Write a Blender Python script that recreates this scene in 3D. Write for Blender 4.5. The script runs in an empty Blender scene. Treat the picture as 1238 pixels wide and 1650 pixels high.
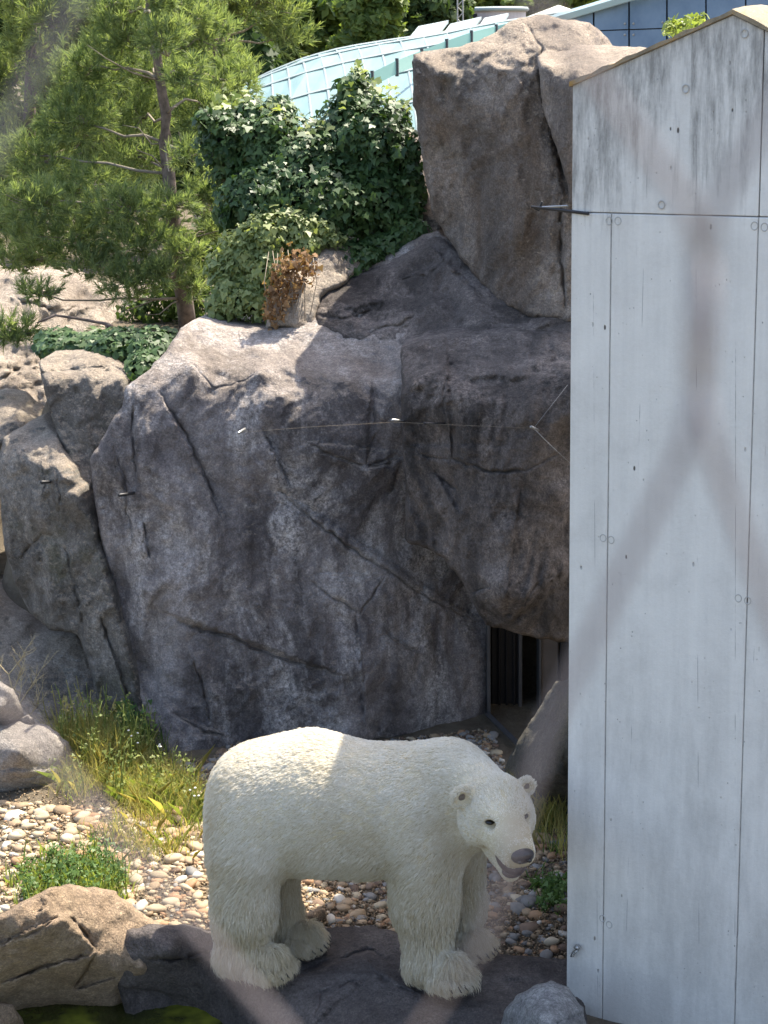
import bpy, bmesh, math, random
import numpy as np
from mathutils import Vector, Matrix
from mathutils.geometry import delaunay_2d_cdt

random.seed(7)
RNG = np.random.default_rng(7)
scene = bpy.context.scene
COL = scene.collection

# ------------------------------------------------------------------ camera
FPX, CX, CY = 3000.0, 619.0, 825.0
PITCH, ROLL, H = math.radians(13.5), math.radians(1.0), 4.95
fwd = np.array([0, math.cos(PITCH), -math.sin(PITCH)])
rgt0 = np.array([1.0, 0, 0]); up0 = np.array([0, math.sin(PITCH), math.cos(PITCH)])
rgt = rgt0 * math.cos(ROLL) - up0 * math.sin(ROLL)
upv = up0 * math.cos(ROLL) + rgt0 * math.sin(ROLL)
cam_d = bpy.data.cameras.new('camera'); cam = bpy.data.objects.new('camera', cam_d); COL.objects.link(cam)
cam.matrix_world = Matrix(((rgt[0], upv[0], -fwd[0], 0), (rgt[1], upv[1], -fwd[1], 0), (rgt[2], upv[2], -fwd[2], H), (0, 0, 0, 1)))
cam_d.sensor_fit = 'VERTICAL'; cam_d.sensor_height = 36.0; cam_d.sensor_width = 27.0
cam_d.lens = FPX / 1650 * 36.0
cam_d.clip_start = 0.02; cam_d.clip_end = 600
cam_d.dof.use_dof = True; cam_d.dof.focus_distance = 11.0; cam_d.dof.aperture_fstop = 13.0
scene.camera = cam

# ------------------------------------------------------------------ light
SUN = np.array([0.42, 0.43, 1.0]); SUN = SUN / np.linalg.norm(SUN)
elev = math.asin(SUN[2]); azim = math.atan2(SUN[0], SUN[1])
world = bpy.data.worlds.new('World'); scene.world = world; world.use_nodes = True
wn = world.node_tree.nodes; wl = world.node_tree.links
sky = wn.new('ShaderNodeTexSky'); sky.sky_type = 'NISHITA'; sky.sun_disc = False
sky.sun_elevation = elev; sky.sun_rotation = azim
sky.air_density = 1.0; sky.dust_density = 3.0; sky.ozone_density = 0.4
wn['Background'].inputs['Strength'].default_value = 0.15
wl.new(sky.outputs['Color'], wn['Background'].inputs['Color'])
sun_d = bpy.data.lights.new('sun', 'SUN'); sun_d.energy = 4.2; sun_d.angle = math.radians(0.5); sun_d.color = (1.0, 0.92, 0.78)
sun = bpy.data.objects.new('sun', sun_d); COL.objects.link(sun)
sun.rotation_euler = Vector(SUN).to_track_quat('Z', 'Y').to_euler()
scene.view_settings.view_transform = 'Standard'; scene.view_settings.look = 'None'
scene.view_settings.exposure = 1.5; scene.view_settings.gamma = 1.0
scene.cycles.max_bounces = 6; scene.cycles.diffuse_bounces = 3; scene.cycles.transparent_max_bounces = 8
scene.cycles.use_denoising = True
scene.cycles.sample_clamp_indirect = 6

# ------------------------------------------------------------------ helpers
def ray(px, py):
    u = (np.asarray(px, float) - CX) / FPX; v = (CY - np.asarray(py, float)) / FPX
    return fwd + np.multiply.outer(u, rgt) + np.multiply.outer(v, upv)
def P(px, py, Y):                     # point on the pixel's ray at world depth Y
    d = ray(px, py); t = np.asarray(Y, float) / d[..., 1]
    return d * t[..., None] + np.array([0, 0, H])
def G(px, py, z=0.0):                 # where the pixel's ray meets height z
    d = ray(px, py); t = (np.asarray(z, float) - H) / d[..., 2]
    return d * t[..., None] + np.array([0, 0, H])
def GY(px, py, z=0.0):
    return float(G(px, py, z)[1])
def PX(p):                            # world -> pixel
    q = np.asarray(p, float) - np.array([0, 0, H])
    dz = q @ fwd
    return CX + FPX * (q @ rgt) / dz, CY - FPX * (q @ upv) / dz

def hash3(ix, iy, iz, s=0):
    h = (ix.astype(np.uint32) * np.uint32(374761393) + iy.astype(np.uint32) * np.uint32(668265263)
         + iz.astype(np.uint32) * np.uint32(2147483647) + np.uint32(s * 1013 + 17))
    h = (h ^ (h >> np.uint32(13))) * np.uint32(1274126177)
    h = h ^ (h >> np.uint32(16))
    return (h & np.uint32(0xffffff)).astype(np.float64) / float(0xffffff) * 2 - 1
def vnoise(p, s=0):
    p = np.asarray(p, float); i = np.floor(p).astype(np.int64); f = p - i
    f = f * f * f * (f * (f * 6 - 15) + 10)
    r = 0
    for dx in (0, 1):
        wx = f[..., 0] if dx else 1 - f[..., 0]
        for dy in (0, 1):
            wy = f[..., 1] if dy else 1 - f[..., 1]
            for dz in (0, 1):
                wz = f[..., 2] if dz else 1 - f[..., 2]
                r = r + wx * wy * wz * hash3(i[..., 0] + dx, i[..., 1] + dy, i[..., 2] + dz, s)
    return r
def fbm(p, octaves=4, s=0, gain=0.5):
    a, r, q = 1.0, 0, np.asarray(p, float)
    for o in range(octaves):
        r = r + a * vnoise(q, s + o * 7); q = q * 2.03 + 3.1; a *= gain
    return r
def sstep(a, b, x):
    t = np.clip((np.asarray(x, float) - a) / (b - a), 0, 1); return t * t * (3 - 2 * t)

def tag(o, label=None, cat=None, group=None, kind=None):
    if label: o['label'] = label
    if cat: o['category'] = cat
    if group: o['group'] = group
    if kind: o['kind'] = kind
    return o
def mesh_obj(name, verts, faces, mat, parent=None, smooth=True, recenter=True, fix=False):
    me = bpy.data.meshes.new(name)
    v = np.asarray(verts, float)
    off = np.zeros(3)
    if recenter and parent is None:
        off = np.array([(v[:, 0].min() + v[:, 0].max()) / 2, (v[:, 1].min() + v[:, 1].max()) / 2, v[:, 2].min()])
    elif parent is not None:
        off = np.array(parent.location) if parent.parent is None else np.array(parent.location) + np.array(parent.parent.location)
    me.from_pydata((v - off).tolist(), [], [list(map(int, f)) for f in faces])
    if fix:
        bm = bmesh.new(); bm.from_mesh(me); bmesh.ops.recalc_face_normals(bm, faces=bm.faces); bm.to_mesh(me); bm.free()
    if smooth:
        me.polygons.foreach_set('use_smooth', [True] * len(me.polygons))
    if mat: me.materials.append(mat)
    o = bpy.data.objects.new(name, me); COL.objects.link(o)
    if parent is None: o.location = off
    else: o.parent = parent
    return o
def empty(name, loc, label=None, cat=None, group=None, rz=0.0):
    o = bpy.data.objects.new(name, None); COL.objects.link(o); o.location = loc; o.rotation_euler = (0, 0, rz)
    o.empty_display_size = 0.1
    return tag(o, label, cat, group)

class MB:
    """collects simple solids, then links them as one mesh"""
    def __init__(s): s.v = []; s.f = []
    def add(s, v, f):
        n = len(s.v); s.v += [tuple(map(float, q)) for q in v]; s.f += [tuple(i + n for i in g) for g in f]; return s
    def box(s, a, b):
        x0, y0, z0 = a; x1, y1, z1 = b
        return s.add([(x0, y0, z0), (x1, y0, z0), (x1, y1, z0), (x0, y1, z0), (x0, y0, z1), (x1, y0, z1), (x1, y1, z1), (x0, y1, z1)],
                     [(0, 3, 2, 1), (4, 5, 6, 7), (0, 1, 5, 4), (1, 2, 6, 5), (2, 3, 7, 6), (3, 0, 4, 7)])
    def tube(s, pts, r, n=7, cap=True):
        pts = [np.asarray(p, float) for p in pts]; k = len(pts)
        rr = r if hasattr(r, '__len__') else [r] * k
        base = len(s.v); ref = np.array([0.13, 0.21, 0.97])
        for i, p in enumerate(pts):
            t = pts[min(i + 1, k - 1)] - pts[max(i - 1, 0)]; t = t / (np.linalg.norm(t) + 1e-9)
            rf = ref if abs(t @ ref) < 0.9 else np.array([1.0, 0, 0])
            a = np.cross(t, rf); a /= np.linalg.norm(a) + 1e-9; b = np.cross(t, a)
            for j in range(n):
                an = 2 * math.pi * j / n
                s.v.append(tuple(p + (a * math.cos(an) + b * math.sin(an)) * rr[i]))
        for i in range(k - 1):
            for j in range(n):
                s.f.append((base + i * n + j, base + i * n + (j + 1) % n, base + (i + 1) * n + (j + 1) % n, base + (i + 1) * n + j))
        if cap:
            s.f.append(tuple(base + j for j in range(n))[::-1]); s.f.append(tuple(base + (k - 1) * n + j for j in range(n)))
        return s
    def build(s, name, mat, parent=None, smooth=False, fix=True):
        return mesh_obj(name, s.v, s.f, mat, parent, smooth=smooth, fix=fix)

def bez(p0, p1, p2, n=8):
    t = np.linspace(0, 1, n)[:, None]
    return (1 - t) ** 2 * np.asarray(p0) + 2 * t * (1 - t) * np.asarray(p1) + t ** 2 * np.asarray(p2)

# ------------------------------------------------------------------ materials
class NT:
    def __init__(s, name):
        s.m = bpy.data.materials.new(name); s.m.use_nodes = True
        s.t = s.m.node_tree; s.n = s.t.nodes; s.b = s.n['Principled BSDF']; s.out = s.n['Material Output']
        s.co = s.n.new('ShaderNodeTexCoord')
    def L(s, a, b): s.t.links.new(a, b)
    def mp(s, scale=(1, 1, 1), src='Object', loc=(0, 0, 0)):
        m = s.n.new('ShaderNodeMapping'); m.inputs['Scale'].default_value = scale; m.inputs['Location'].default_value = loc
        s.L(s.co.outputs[src], m.inputs['Vector']); return m.outputs['Vector']
    def noise(s, vec, scale, detail=4, rough=0.55, dist=0.0):
        n = s.n.new('ShaderNodeTexNoise'); n.inputs['Scale'].default_value = scale; n.inputs['Detail'].default_value = detail
        n.inputs['Roughness'].default_value = rough; n.inputs['Distortion'].default_value = dist
        s.L(vec, n.inputs['Vector']); return n.outputs['Fac']
    def voro(s, vec, scale, feat='F1', out='Distance'):
        n = s.n.new('ShaderNodeTexVoronoi'); n.feature = feat; n.inputs['Scale'].default_value = scale
        s.L(vec, n.inputs['Vector']); return n.outputs[out]
    def ramp(s, fac, stops, interp='LINEAR'):
        r = s.n.new('ShaderNodeValToRGB'); e = r.color_ramp.elements; r.color_ramp.interpolation = interp
        while len(e) < len(stops): e.new(0.5)
        for q, (p, c) in zip(e, stops):
            q.position = p; q.color = c if len(c) == 4 else (*c, 1)
        s.L(fac, r.inputs['Fac']); return r.outputs['Color']
    def mask(s, fac, a, b):
        if a < b: return s.ramp(fac, [(a, (0, 0, 0)), (b, (1, 1, 1))])
        return s.ramp(fac, [(b, (1, 1, 1)), (a, (0, 0, 0))])
    def mix(s, fac, a, b, mode='MIX'):
        m = s.n.new('ShaderNodeMix'); m.data_type = 'RGBA'; m.blend_type = mode
        for k, v in ((0, fac), (6, a), (7, b)):
            if hasattr(v, 'is_linked') or hasattr(v, 'links'): s.L(v, m.inputs[k])
            elif k == 0: m.inputs[0].default_value = v
            else: m.inputs[k].default_value = v if len(v) == 4 else (*v, 1)
        return m.outputs[2]
    def math(s, op, a, b=None):
        m = s.n.new('ShaderNodeMath'); m.operation = op
        for k, v in enumerate((a, b)):
            if v is None: continue
            if hasattr(v, 'links'): s.L(v, m.inputs[k])
            else: m.inputs[k].default_value = v
        return m.outputs[0]
    def bump(s, h, strength=0.5, dist=0.02, prev=None):
        b = s.n.new('ShaderNodeBump'); b.inputs['Strength'].default_value = strength; b.inputs['Distance'].default_value = dist
        s.L(h, b.inputs['Height'])
        if prev is not None: s.L(prev, b.inputs['Normal'])
        return b.outputs['Normal']
    def col(s, c):
        if hasattr(c, 'links'): s.L(c, s.b.inputs['Base Color'])
        else: s.b.inputs['Base Color'].default_value = (*c, 1)
        return s
    def rough(s, r):
        if hasattr(r, 'links'): s.L(r, s.b.inputs['Roughness'])
        else: s.b.inputs['Roughness'].default_value = r
        return s
    def spec(s, v): s.b.inputs['Specular IOR Level'].default_value = v; return s
    def nrm(s, n): s.L(n, s.b.inputs['Normal']); return s

def rock_mat(name, dark, mid, light, seed=0.0, pale=0.45, streak=0.6, moss=0.0, bump=0.7, pale_col=None, rust=0.0, sun_tint=0.0):
    k = NT(name); lo = (seed, seed * 1.7, seed * 0.6)
    v = k.mp((1, 1, 1), loc=lo); vs = k.mp((2.6, 2.6, 0.35), loc=lo)
    big = k.noise(v, 1.1, 5, 0.6, 0.4)
    c = k.ramp(big, [(0.33, dark), (0.52, mid), (0.70, light)])
    st = k.noise(vs, 1.3, 6, 0.62, 0.3)
    c = k.mix(k.math('MULTIPLY', k.mask(st, 0.46, 0.66), streak), c, dark)
    if rust: c = k.mix(k.math('MULTIPLY', k.mask(k.noise(k.mp((2.2, 2.2, 0.3), loc=(seed + 4, 2, 1)), 1.6, 4), 0.48, 0.7), rust), c, (0.20, 0.135, 0.085))
    pm = k.math('MULTIPLY', k.mask(k.noise(k.mp((1.6, 1.6, 0.8), loc=(seed + 2, 5, seed)), 1.1, 9, 0.72, 0.4), 0.47, 0.62), k.mask(k.noise(v, 34, 6, 0.75), 0.34, 0.60))
    c = k.mix(k.math('MULTIPLY', pm, pale), c, pale_col or tuple(min(1, q * 1.75) for q in light))
    if moss: c = k.mix(k.math('MULTIPLY', k.mask(k.noise(v, 1.9, 7, 0.6), 0.56, 0.68), moss), c, (0.085, 0.085, 0.03))
    if sun_tint:  # paints the warm tan of sunlight onto upward-facing rock
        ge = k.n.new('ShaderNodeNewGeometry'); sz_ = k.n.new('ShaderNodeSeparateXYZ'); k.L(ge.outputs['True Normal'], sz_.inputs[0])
        top_mask = k.mask(k.math('ADD', sz_.outputs['Z'], k.math('MULTIPLY', k.math('SUBTRACT', k.noise(v, 6, 6, 0.7), 0.5), 0.9)), 0.38, 0.72)
        c = k.mix(k.math('MULTIPLY', top_mask, sun_tint), c, (0.40, 0.325, 0.245))
    sp = k.noise(v, 75, 4, 0.8)
    c = k.mix(0.8, c, k.ramp(sp, [(0.3, (0.25, 0.24, 0.24)), (0.5, (0.5, 0.5, 0.5)), (0.72, (0.95, 0.92, 0.9))]), 'OVERLAY')
    sp2 = k.noise(v, 19, 7, 0.75)
    c = k.mix(0.7, c, k.ramp(sp2, [(0.3, (0.28, 0.27, 0.27)), (0.52, (0.5, 0.5, 0.5)), (0.74, (0.8, 0.78, 0.75))]), 'OVERLAY')
    k.col(c).rough(k.ramp(sp, [(0.2, (0.7,) * 3), (0.8, (0.95,) * 3)])).spec(0.25)
    hh = k.math('ADD', k.noise(v, 6, 8, 0.72, 0.3), k.math('MULTIPLY', k.noise(v, 55, 4, 0.8), 0.30))
    n = k.bump(hh, min(1.0, bump * 1.35), 0.085)
    k.nrm(n); return k.m
M = {}
M['cliff'] = rock_mat('cliff_rock', (0.074, 0.066, 0.066), (0.195, 0.175, 0.172), (0.32, 0.29, 0.278), 0.0, 1.0, 0.85, bump=0.5, pale_col=(0.56, 0.525, 0.505), sun_tint=0.3)
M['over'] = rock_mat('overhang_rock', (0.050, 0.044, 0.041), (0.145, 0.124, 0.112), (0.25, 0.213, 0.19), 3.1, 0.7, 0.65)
M['ledge'] = rock_mat('ledge_rock', (0.055, 0.050, 0.050), (0.115, 0.104, 0.102), (0.18, 0.163, 0.158), 5.4, 0.35, 0.5)
M['tower'] = rock_mat('tower_rock', (0.115, 0.098, 0.086), (0.235, 0.20, 0.172), (0.36, 0.31, 0.268), 8.2, 0.45, 0.6, 0.2, rust=0.5, sun_tint=0.7)
M['left'] = rock_mat('left_rock', (0.095, 0.087, 0.075), (0.21, 0.193, 0.172), (0.32, 0.295, 0.262), 11.0, 0.6, 0.6, 0.45, sun_tint=0.6)
M['pale'] = rock_mat('pale_rock', (0.26, 0.21, 0.165), (0.36, 0.30, 0.24), (0.45, 0.385, 0.315), 14.0, 0.3, 0.2)
M['tan'] = rock_mat('tan_boulder', (0.27, 0.195, 0.13), (0.38, 0.285, 0.195), (0.47, 0.365, 0.26), 17.0, 0.15, 0.2, 0.1)
M['slab'] = rock_mat('dark_slab', (0.062, 0.054, 0.050), (0.115, 0.10, 0.093), (0.18, 0.158, 0.147), 20.0, 0.25, 0.2)
M['granite'] = rock_mat('granite', (0.16, 0.16, 0.16), (0.26, 0.26, 0.255), (0.36, 0.355, 0.35), 23.0, 0.5, 0.1, 0.1, 1.0)
M['mossy'] = rock_mat('mossy_boulder', (0.05, 0.047, 0.038), (0.12, 0.112, 0.09), (0.19, 0.175, 0.145), 29.0, 0.35, 0.3, 0.6)
M['flat'] = rock_mat('grey_boulder', (0.22, 0.195, 0.175), (0.31, 0.28, 0.25), (0.40, 0.365, 0.33), 26.0, 0.35, 0.1, 0.15)

def plain(name, c, rough=0.7, metal=0.0, var=0.0, scale=8):
    k = NT(name)
    if var:
        c2 = tuple(q * (1 - var) for q in c); k.col(k.ramp(k.noise(k.mp(), scale, 5), [(0.3, c2), (0.7, c)]))
    else: k.col(c)
    k.rough(rough); k.b.inputs['Metallic'].default_value = metal
    return k.m
def leaf_mat(name, c1, c2, trans=0.35, rough=0.5, spec=0.4, scale=3.0, rnd=True):
    k = NT(name)
    ob = k.n.new('ShaderNodeObjectInfo'); ge = k.n.new('ShaderNodeNewGeometry')
    f = k.math('ADD', k.math('MULTIPLY', k.noise(k.mp(), scale, 3), 0.6), k.math('MULTIPLY', ge.outputs['Random Per Island'], 0.4))
    c = k.ramp(f, [(0.28, c1), (0.72, c2)])
    k.col(c).rough(rough).spec(spec)
    tr = k.n.new('ShaderNodeBsdfTranslucent'); k.L(k.mix(1.0, c, (1.25, 1.3, 0.6), 'MULTIPLY'), tr.inputs['Color'])
    mx = k.n.new('ShaderNodeMixShader'); mx.inputs[0].default_value = trans
    k.L(k.b.outputs[0], mx.inputs[1]); k.L(tr.outputs[0], mx.inputs[2]); k.L(mx.outputs[0], k.out.inputs['Surface'])
    return k.m
M['needle'] = leaf_mat('pine_needles', (0.12, 0.175, 0.085), (0.32, 0.37, 0.18), 0.5, 0.6, 0.2, 1.2)
M['needle2'] = leaf_mat('far_needles', (0.12, 0.165, 0.075), (0.28, 0.32, 0.14), 0.48, 0.6, 0.2, 1.0)
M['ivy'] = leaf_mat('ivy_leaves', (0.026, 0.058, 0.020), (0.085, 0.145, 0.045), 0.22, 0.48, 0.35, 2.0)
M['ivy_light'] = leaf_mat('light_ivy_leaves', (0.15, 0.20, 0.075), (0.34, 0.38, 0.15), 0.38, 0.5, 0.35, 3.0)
M['dead'] = leaf_mat('dead_leaves', (0.17, 0.085, 0.04), (0.40, 0.26, 0.15), 0.3, 0.7, 0.1, 5.0)
M['decid'] = leaf_mat('broad_leaves', (0.08, 0.13, 0.032), (0.22, 0.28, 0.075), 0.48, 0.5, 0.3, 0.5)
M['decid2'] = leaf_mat('dark_leaves', (0.035, 0.06, 0.022), (0.10, 0.145, 0.042), 0.4, 0.55, 0.2, 0.5)
M['grass'] = leaf_mat('weed_green', (0.15, 0.20, 0.045), (0.31, 0.35, 0.11), 0.45, 0.5, 0.3, 4.0)
M['grass_dark'] = leaf_mat('weed_dark', (0.07, 0.14, 0.035), (0.16, 0.25, 0.07), 0.4, 0.5, 0.3, 4.0)
M['straw'] = leaf_mat('weed_straw', (0.34, 0.30, 0.10), (0.56, 0.48, 0.21), 0.45, 0.6, 0.2, 4.0)
M['dry'] = plain('dry_stalk', (0.48, 0.39, 0.22), 0.8, 0, 0.3)
M['flower'] = plain('white_petal', (0.75, 0.74, 0.68), 0.6)
M['bark'] = plain('pine_bark', (0.22, 0.165, 0.13), 0.9, 0, 0.65, 18)
M['twig'] = plain('grey_twig', (0.30, 0.25, 0.19), 0.9, 0, 0.4, 14)
M['steel'] = plain('galvanised_steel', (0.45, 0.45, 0.44), 0.45, 0.8, 0.3)
M['black_metal'] = plain('black_metal', (0.03, 0.03, 0.033), 0.5, 0.3)
M['rope'] = plain('weathered_cable', (0.22, 0.185, 0.18), 0.6, 0.0, 0.2)

# ------------------------------------------------------------------ ground
def hz(x, y):
    x = np.asarray(x, float); y = np.asarray(y, float)
    plateau = 2.55 * sstep(14.2, 15.2, y) * sstep(-3.6, -2.6, x)
    far = 2.55 * sstep(19, 22, y) * (1 - sstep(-3.6, -2.6, x))
    pool = -0.80 * (1 - sstep(9.72, 10.12, y)) * (1 - sstep(-0.6, 0.2, x))
    near = -1.2 * (1 - sstep(6.5, 8.4, y))
    q = np.stack([x * 0.9, y * 0.9, x * 0], -1)
    bank = 0.10 * sstep(-0.9, -2.6, x) * sstep(10.2, 11.6, y) * (1 - sstep(12.6, 13.2, y))
    return -0.13 * (1 - sstep(9.7, 10.3, y)) + plateau + far + pool + near * (1 - sstep(-4, 2, pool)) * 0 + bank + 0.035 * fbm(q, 3, 5) * (1 - sstep(30, 60, y))
def axis(spec):
    r = []
    for a, b, n in spec: r += list(np.linspace(a, b, n, endpoint=False))
    return np.array(r + [spec[-1][1]])
xs = axis([(-260, -40, 8), (-40, -6, 16), (-6, 4, 100), (4, 40, 16), (40, 260, 8)])
ys = axis([(-30, 6, 8), (6, 17, 110), (17, 30, 30), (30, 80, 14), (80, 420, 10)])
gx, gy = np.meshgrid(xs, ys, indexing='ij'); gz = hz(gx, gy)
nv = len(ys)
gf = [(i * nv + j, (i + 1) * nv + j, (i + 1) * nv + j + 1, i * nv + j + 1) for i in range(len(xs) - 1) for j in range(nv - 1)]
k = NT('soil'); v = k.mp()
c = k.ramp(k.noise(v, 3, 8, 0.7), [(0.3, (0.09, 0.072, 0.05)), (0.6, (0.20, 0.165, 0.12)), (0.75, (0.30, 0.25, 0.18))])
k.col(c).rough(0.95).spec(0.1).nrm(k.bump(k.noise(v, 45, 7, 0.75), 1.0, 0.03)); M['soil'] = k.m
tag(mesh_obj('ground', np.stack([gx, gy, gz], -1).reshape(-1, 3), gf, M['soil'], recenter=False), kind='structure')

# ------------------------------------------------------------------ rock builder
def in_poly(p, poly):
    x, y = p[:, 0], p[:, 1]; r = np.zeros(len(p), bool); n = len(poly)
    for i in range(n):
        x0, y0 = poly[i]; x1, y1 = poly[(i + 1) % n]
        c = ((y0 > y) != (y1 > y)) & (x < (x1 - x0) * (y - y0) / (y1 - y0 + 1e-12) + x0); r ^= c
    return r
def seg_dist(p, line):
    d = np.full(len(p), 1e9); tt = np.zeros(len(p)); n = len(line)
    for i in range(n - 1):
        a = np.asarray(line[i], float); b = np.asarray(line[i + 1], float); ab = b - a
        t = np.clip(((p - a) @ ab) / (ab @ ab + 1e-9), 0, 1)
        e = np.linalg.norm(p - (a + t[:, None] * ab), axis=1); m = e < d
        d[m] = e[m]; tt[m] = (i + t[m]) / (n - 1)
    return d, tt
def rbf(ctrl, q, smooth=0.0):
    c = np.array([[a, b] for a, b, _ in ctrl], float) / 300.0; y = np.array([e for _, _, e in ctrl], float)
    n = len(c); K = np.linalg.norm(c[:, None] - c[None], axis=2) - smooth * np.eye(n)
    A = np.zeros((n + 3, n + 3)); A[:n, :n] = K; A[:n, n] = 1; A[:n, n + 1:] = c; A[n, :n] = 1; A[n + 1:, :n] = c.T
    w = np.linalg.solve(A, np.concatenate([y, np.zeros(3)]))
    q = q / 300.0; r = np.zeros(len(q))
    for s in range(0, len(q), 4000):
        k = np.linalg.norm(q[s:s + 4000, None] - c[None], axis=2); r[s:s + 4000] = k @ w[:n] + w[n] + q[s:s + 4000] @ w[n + 1:]
    return r
def rock(name, label, poly, ctrl, mat, cell=6.0, thick=(0, 1.2, 0), rw=16, rd=0.12, ridged=0.10, rscale=1.5, fb=0.03,
         cracks=(), seed=0, jit=2.0, vert=0.55, parent=None):
    ctrl = [(a, b, GY(a, b, e[1]) if isinstance(e, tuple) else e) for a, b, e in ctrl]
    poly = [np.array(p, float) for p in poly]
    bd = []
    for i in range(len(poly)):
        a, b = poly[i], poly[(i + 1) % len(poly)]; n = max(1, int(round(np.linalg.norm(b - a) / cell)))
        for t in range(n): bd.append(a + (b - a) * t / n)
    bd = np.array(bd)
    nz = np.stack([bd[:, 0] / 14.0, bd[:, 1] / 14.0, np.full(len(bd), seed * 3.3)], -1)
    bd = bd + jit * np.stack([fbm(nz, 3, seed), fbm(nz + 50, 3, seed)], -1)
    lo, hi = bd.min(0), bd.max(0)
    gx = np.arange(lo[0], hi[0], cell); gy = np.arange(lo[1], hi[1], cell * 0.87)
    ix, iy = np.meshgrid(gx, gy, indexing='ij')
    ix = ix + (np.arange(len(gy)) % 2)[None] * cell / 2
    q = np.stack([ix.ravel(), iy.ravel()], -1) + np.random.default_rng(seed).uniform(-0.22, 0.22, (ix.size, 2)) * cell
    q = q[in_poly(q, bd)]
    d, _ = seg_dist(q, list(bd) + [bd[0]]); q = q[d > cell * 0.6]
    lines = []
    for ck in cracks:
        line = ck[0]; lj = []
        for i in range(len(line) - 1):
            a, b = np.array(line[i], float), np.array(line[i + 1], float); n = max(1, int(np.linalg.norm(b - a) / 9))
            for t in range(n): lj.append(a + (b - a) * t / n + RNG.uniform(-2.4, 2.4, 2))
        lj.append(np.array(line[-1], float)); lines.append(lj)
        wd = ck[1] * 0.62; dl, _ = seg_dist(q, lj); q = q[dl > wd * 1.25]; ex = []
        for a, b in zip(lj[:-1], lj[1:]):
            t_ = (b - a) / (np.linalg.norm(b - a) + 1e-9); nn_ = np.array([-t_[1], t_[0]])
            for f_ in (0.0, 0.5):
                c_ = a + (b - a) * f_; ex += [c_, c_ + nn_ * wd, c_ - nn_ * wd, c_ + nn_ * wd * 0.4, c_ - nn_ * wd * 0.4]
        ex = np.array(ex); ex = ex[in_poly(ex, bd)]
        if len(ex):
            d, _ = seg_dist(ex, list(bd) + [bd[0]]); q = np.concatenate([q, ex[d > cell * 0.4]])
    allp = np.concatenate([bd, q]); nb = len(bd)
    r = delaunay_2d_cdt([Vector(p) for p in allp.tolist()], [], [list(range(nb))], 1, 1e-5)
    vc = np.array([[a.x, a.y] for a in r[0]]); faces = [tuple(f) for f in r[2]]
    newidx = {}
    for i, orig in enumerate(r[3]):
        for o in orig: newidx[o] = i
    Y = rbf(ctrl, vc)
    base = P(vc[:, 0], vc[:, 1], Y)
    nb_d, _ = seg_dist(vc, list(bd) + [bd[0]])
    w = np.array([1, 1, vert]) * rscale
    rs = np.random.default_rng(seed + 100); uv = np.stack([base[:, 0], base[:, 2] * vert], -1) * rscale
    uv = uv + 0.12 * np.stack([vnoise(base * 2.5 + 3, seed), vnoise(base * 2.5 + 13, seed)], -1)
    def facets(uv, dens):
        u = uv * dens; lo_, hi_ = np.floor(u.min(0)) - 1, np.ceil(u.max(0)) + 1
        sx_, sy_ = np.meshgrid(np.arange(lo_[0], hi_[0] + 1), np.arange(lo_[1], hi_[1] + 1), indexing='ij')
        st = np.stack([sx_.ravel(), sy_.ravel()], -1) + rs.uniform(-0.45, 0.45, (sx_.size, 2)); tl_ = rs.uniform(-0.55, 0.55, st.shape); hh_ = rs.uniform(-0.3, 0.3, len(st))
        f = np.full(len(u), 9.0)
        for q_, t_, h_ in zip(st, tl_, hh_):
            d_ = u - q_; f = np.minimum(f, 0.8 * np.maximum(np.abs(d_[:, 0]), np.abs(d_[:, 1])) + d_ @ t_ + h_)
        return f
    n1 = facets(uv, 1.0); n2 = facets(uv, 2.7)
    wrp = base + 0.25 * np.stack([vnoise(base * 1.3 + 7, seed), vnoise(base * 1.3 + 17, seed), vnoise(base * 1.3 + 27, seed)], -1)
    n3 = fbm(wrp * np.array([5, 5, 2.2]), 5, seed + 9, 0.6) + 0.5 * (0.3 - np.abs(fbm(wrp * np.array([9, 9, 2.0]) + 4, 3, seed + 19, 0.5)))
    Y = Y + ridged * 0.9 * (n1 - 0.2) + ridged * 0.35 * (n2 - 0.2) + fb * n3
    e = np.clip(1 - nb_d / rw, 0, 1); Y = Y + rd * (1 - np.sqrt(np.clip(1 - e * e, 0, 1)))
    for ck, lj in zip(cracks, lines):
        dd, tt = seg_dist(vc, lj); taper = np.minimum(1, 4 * np.minimum(tt, 1 - tt) + 0.15)
        var = np.clip(0.62 + 0.75 * vnoise(np.stack([tt * 9 + ck[1], tt * 0 + seed, tt * 0 + ck[2] * 50], -1), 3), 0.12, 1.2)
        wd = ck[1] * 0.62 * (0.45 + 0.5 * var); a_, b_ = np.array(lj[0]), np.array(lj[-1]); c_ = (b_ - a_) / (np.linalg.norm(b_ - a_) + 1e-9)
        side = np.sign((vc - a_) @ np.array([-c_[1], c_[0]])); sg_ = 1.0 if (int(ck[0][0][0]) % 2) else -1.0
        Y = Y + ck[2] * 0.75 * taper * var * np.clip(1 - dd / wd, 0, 1) + sg_ * side * 0.032 * taper * np.exp(-dd / 26.0)
    pos = P(vc[:, 0], vc[:, 1], Y)
    vs = [tuple(p) for p in pos]; fs = list(faces)
    loop = []
    for i in range(nb):
        j = newidx.get(i)
        if j is not None and (not loop or loop[-1] != j): loop.append(j)
    th = np.array(thick, float); n = len(loop); b0 = len(vs)
    cen = pos[loop].mean(0)
    for kf, sh in ((0.35, 0.02), (1.0, 0.10)):
        for j in loop:
            p = pos[j] + th * kf; p = p + (cen + th * kf - p) * np.array([sh, 0, sh]); vs.append(tuple(p))
    rings = [loop, list(range(b0, b0 + n)), list(range(b0 + n, b0 + 2 * n))]
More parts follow.
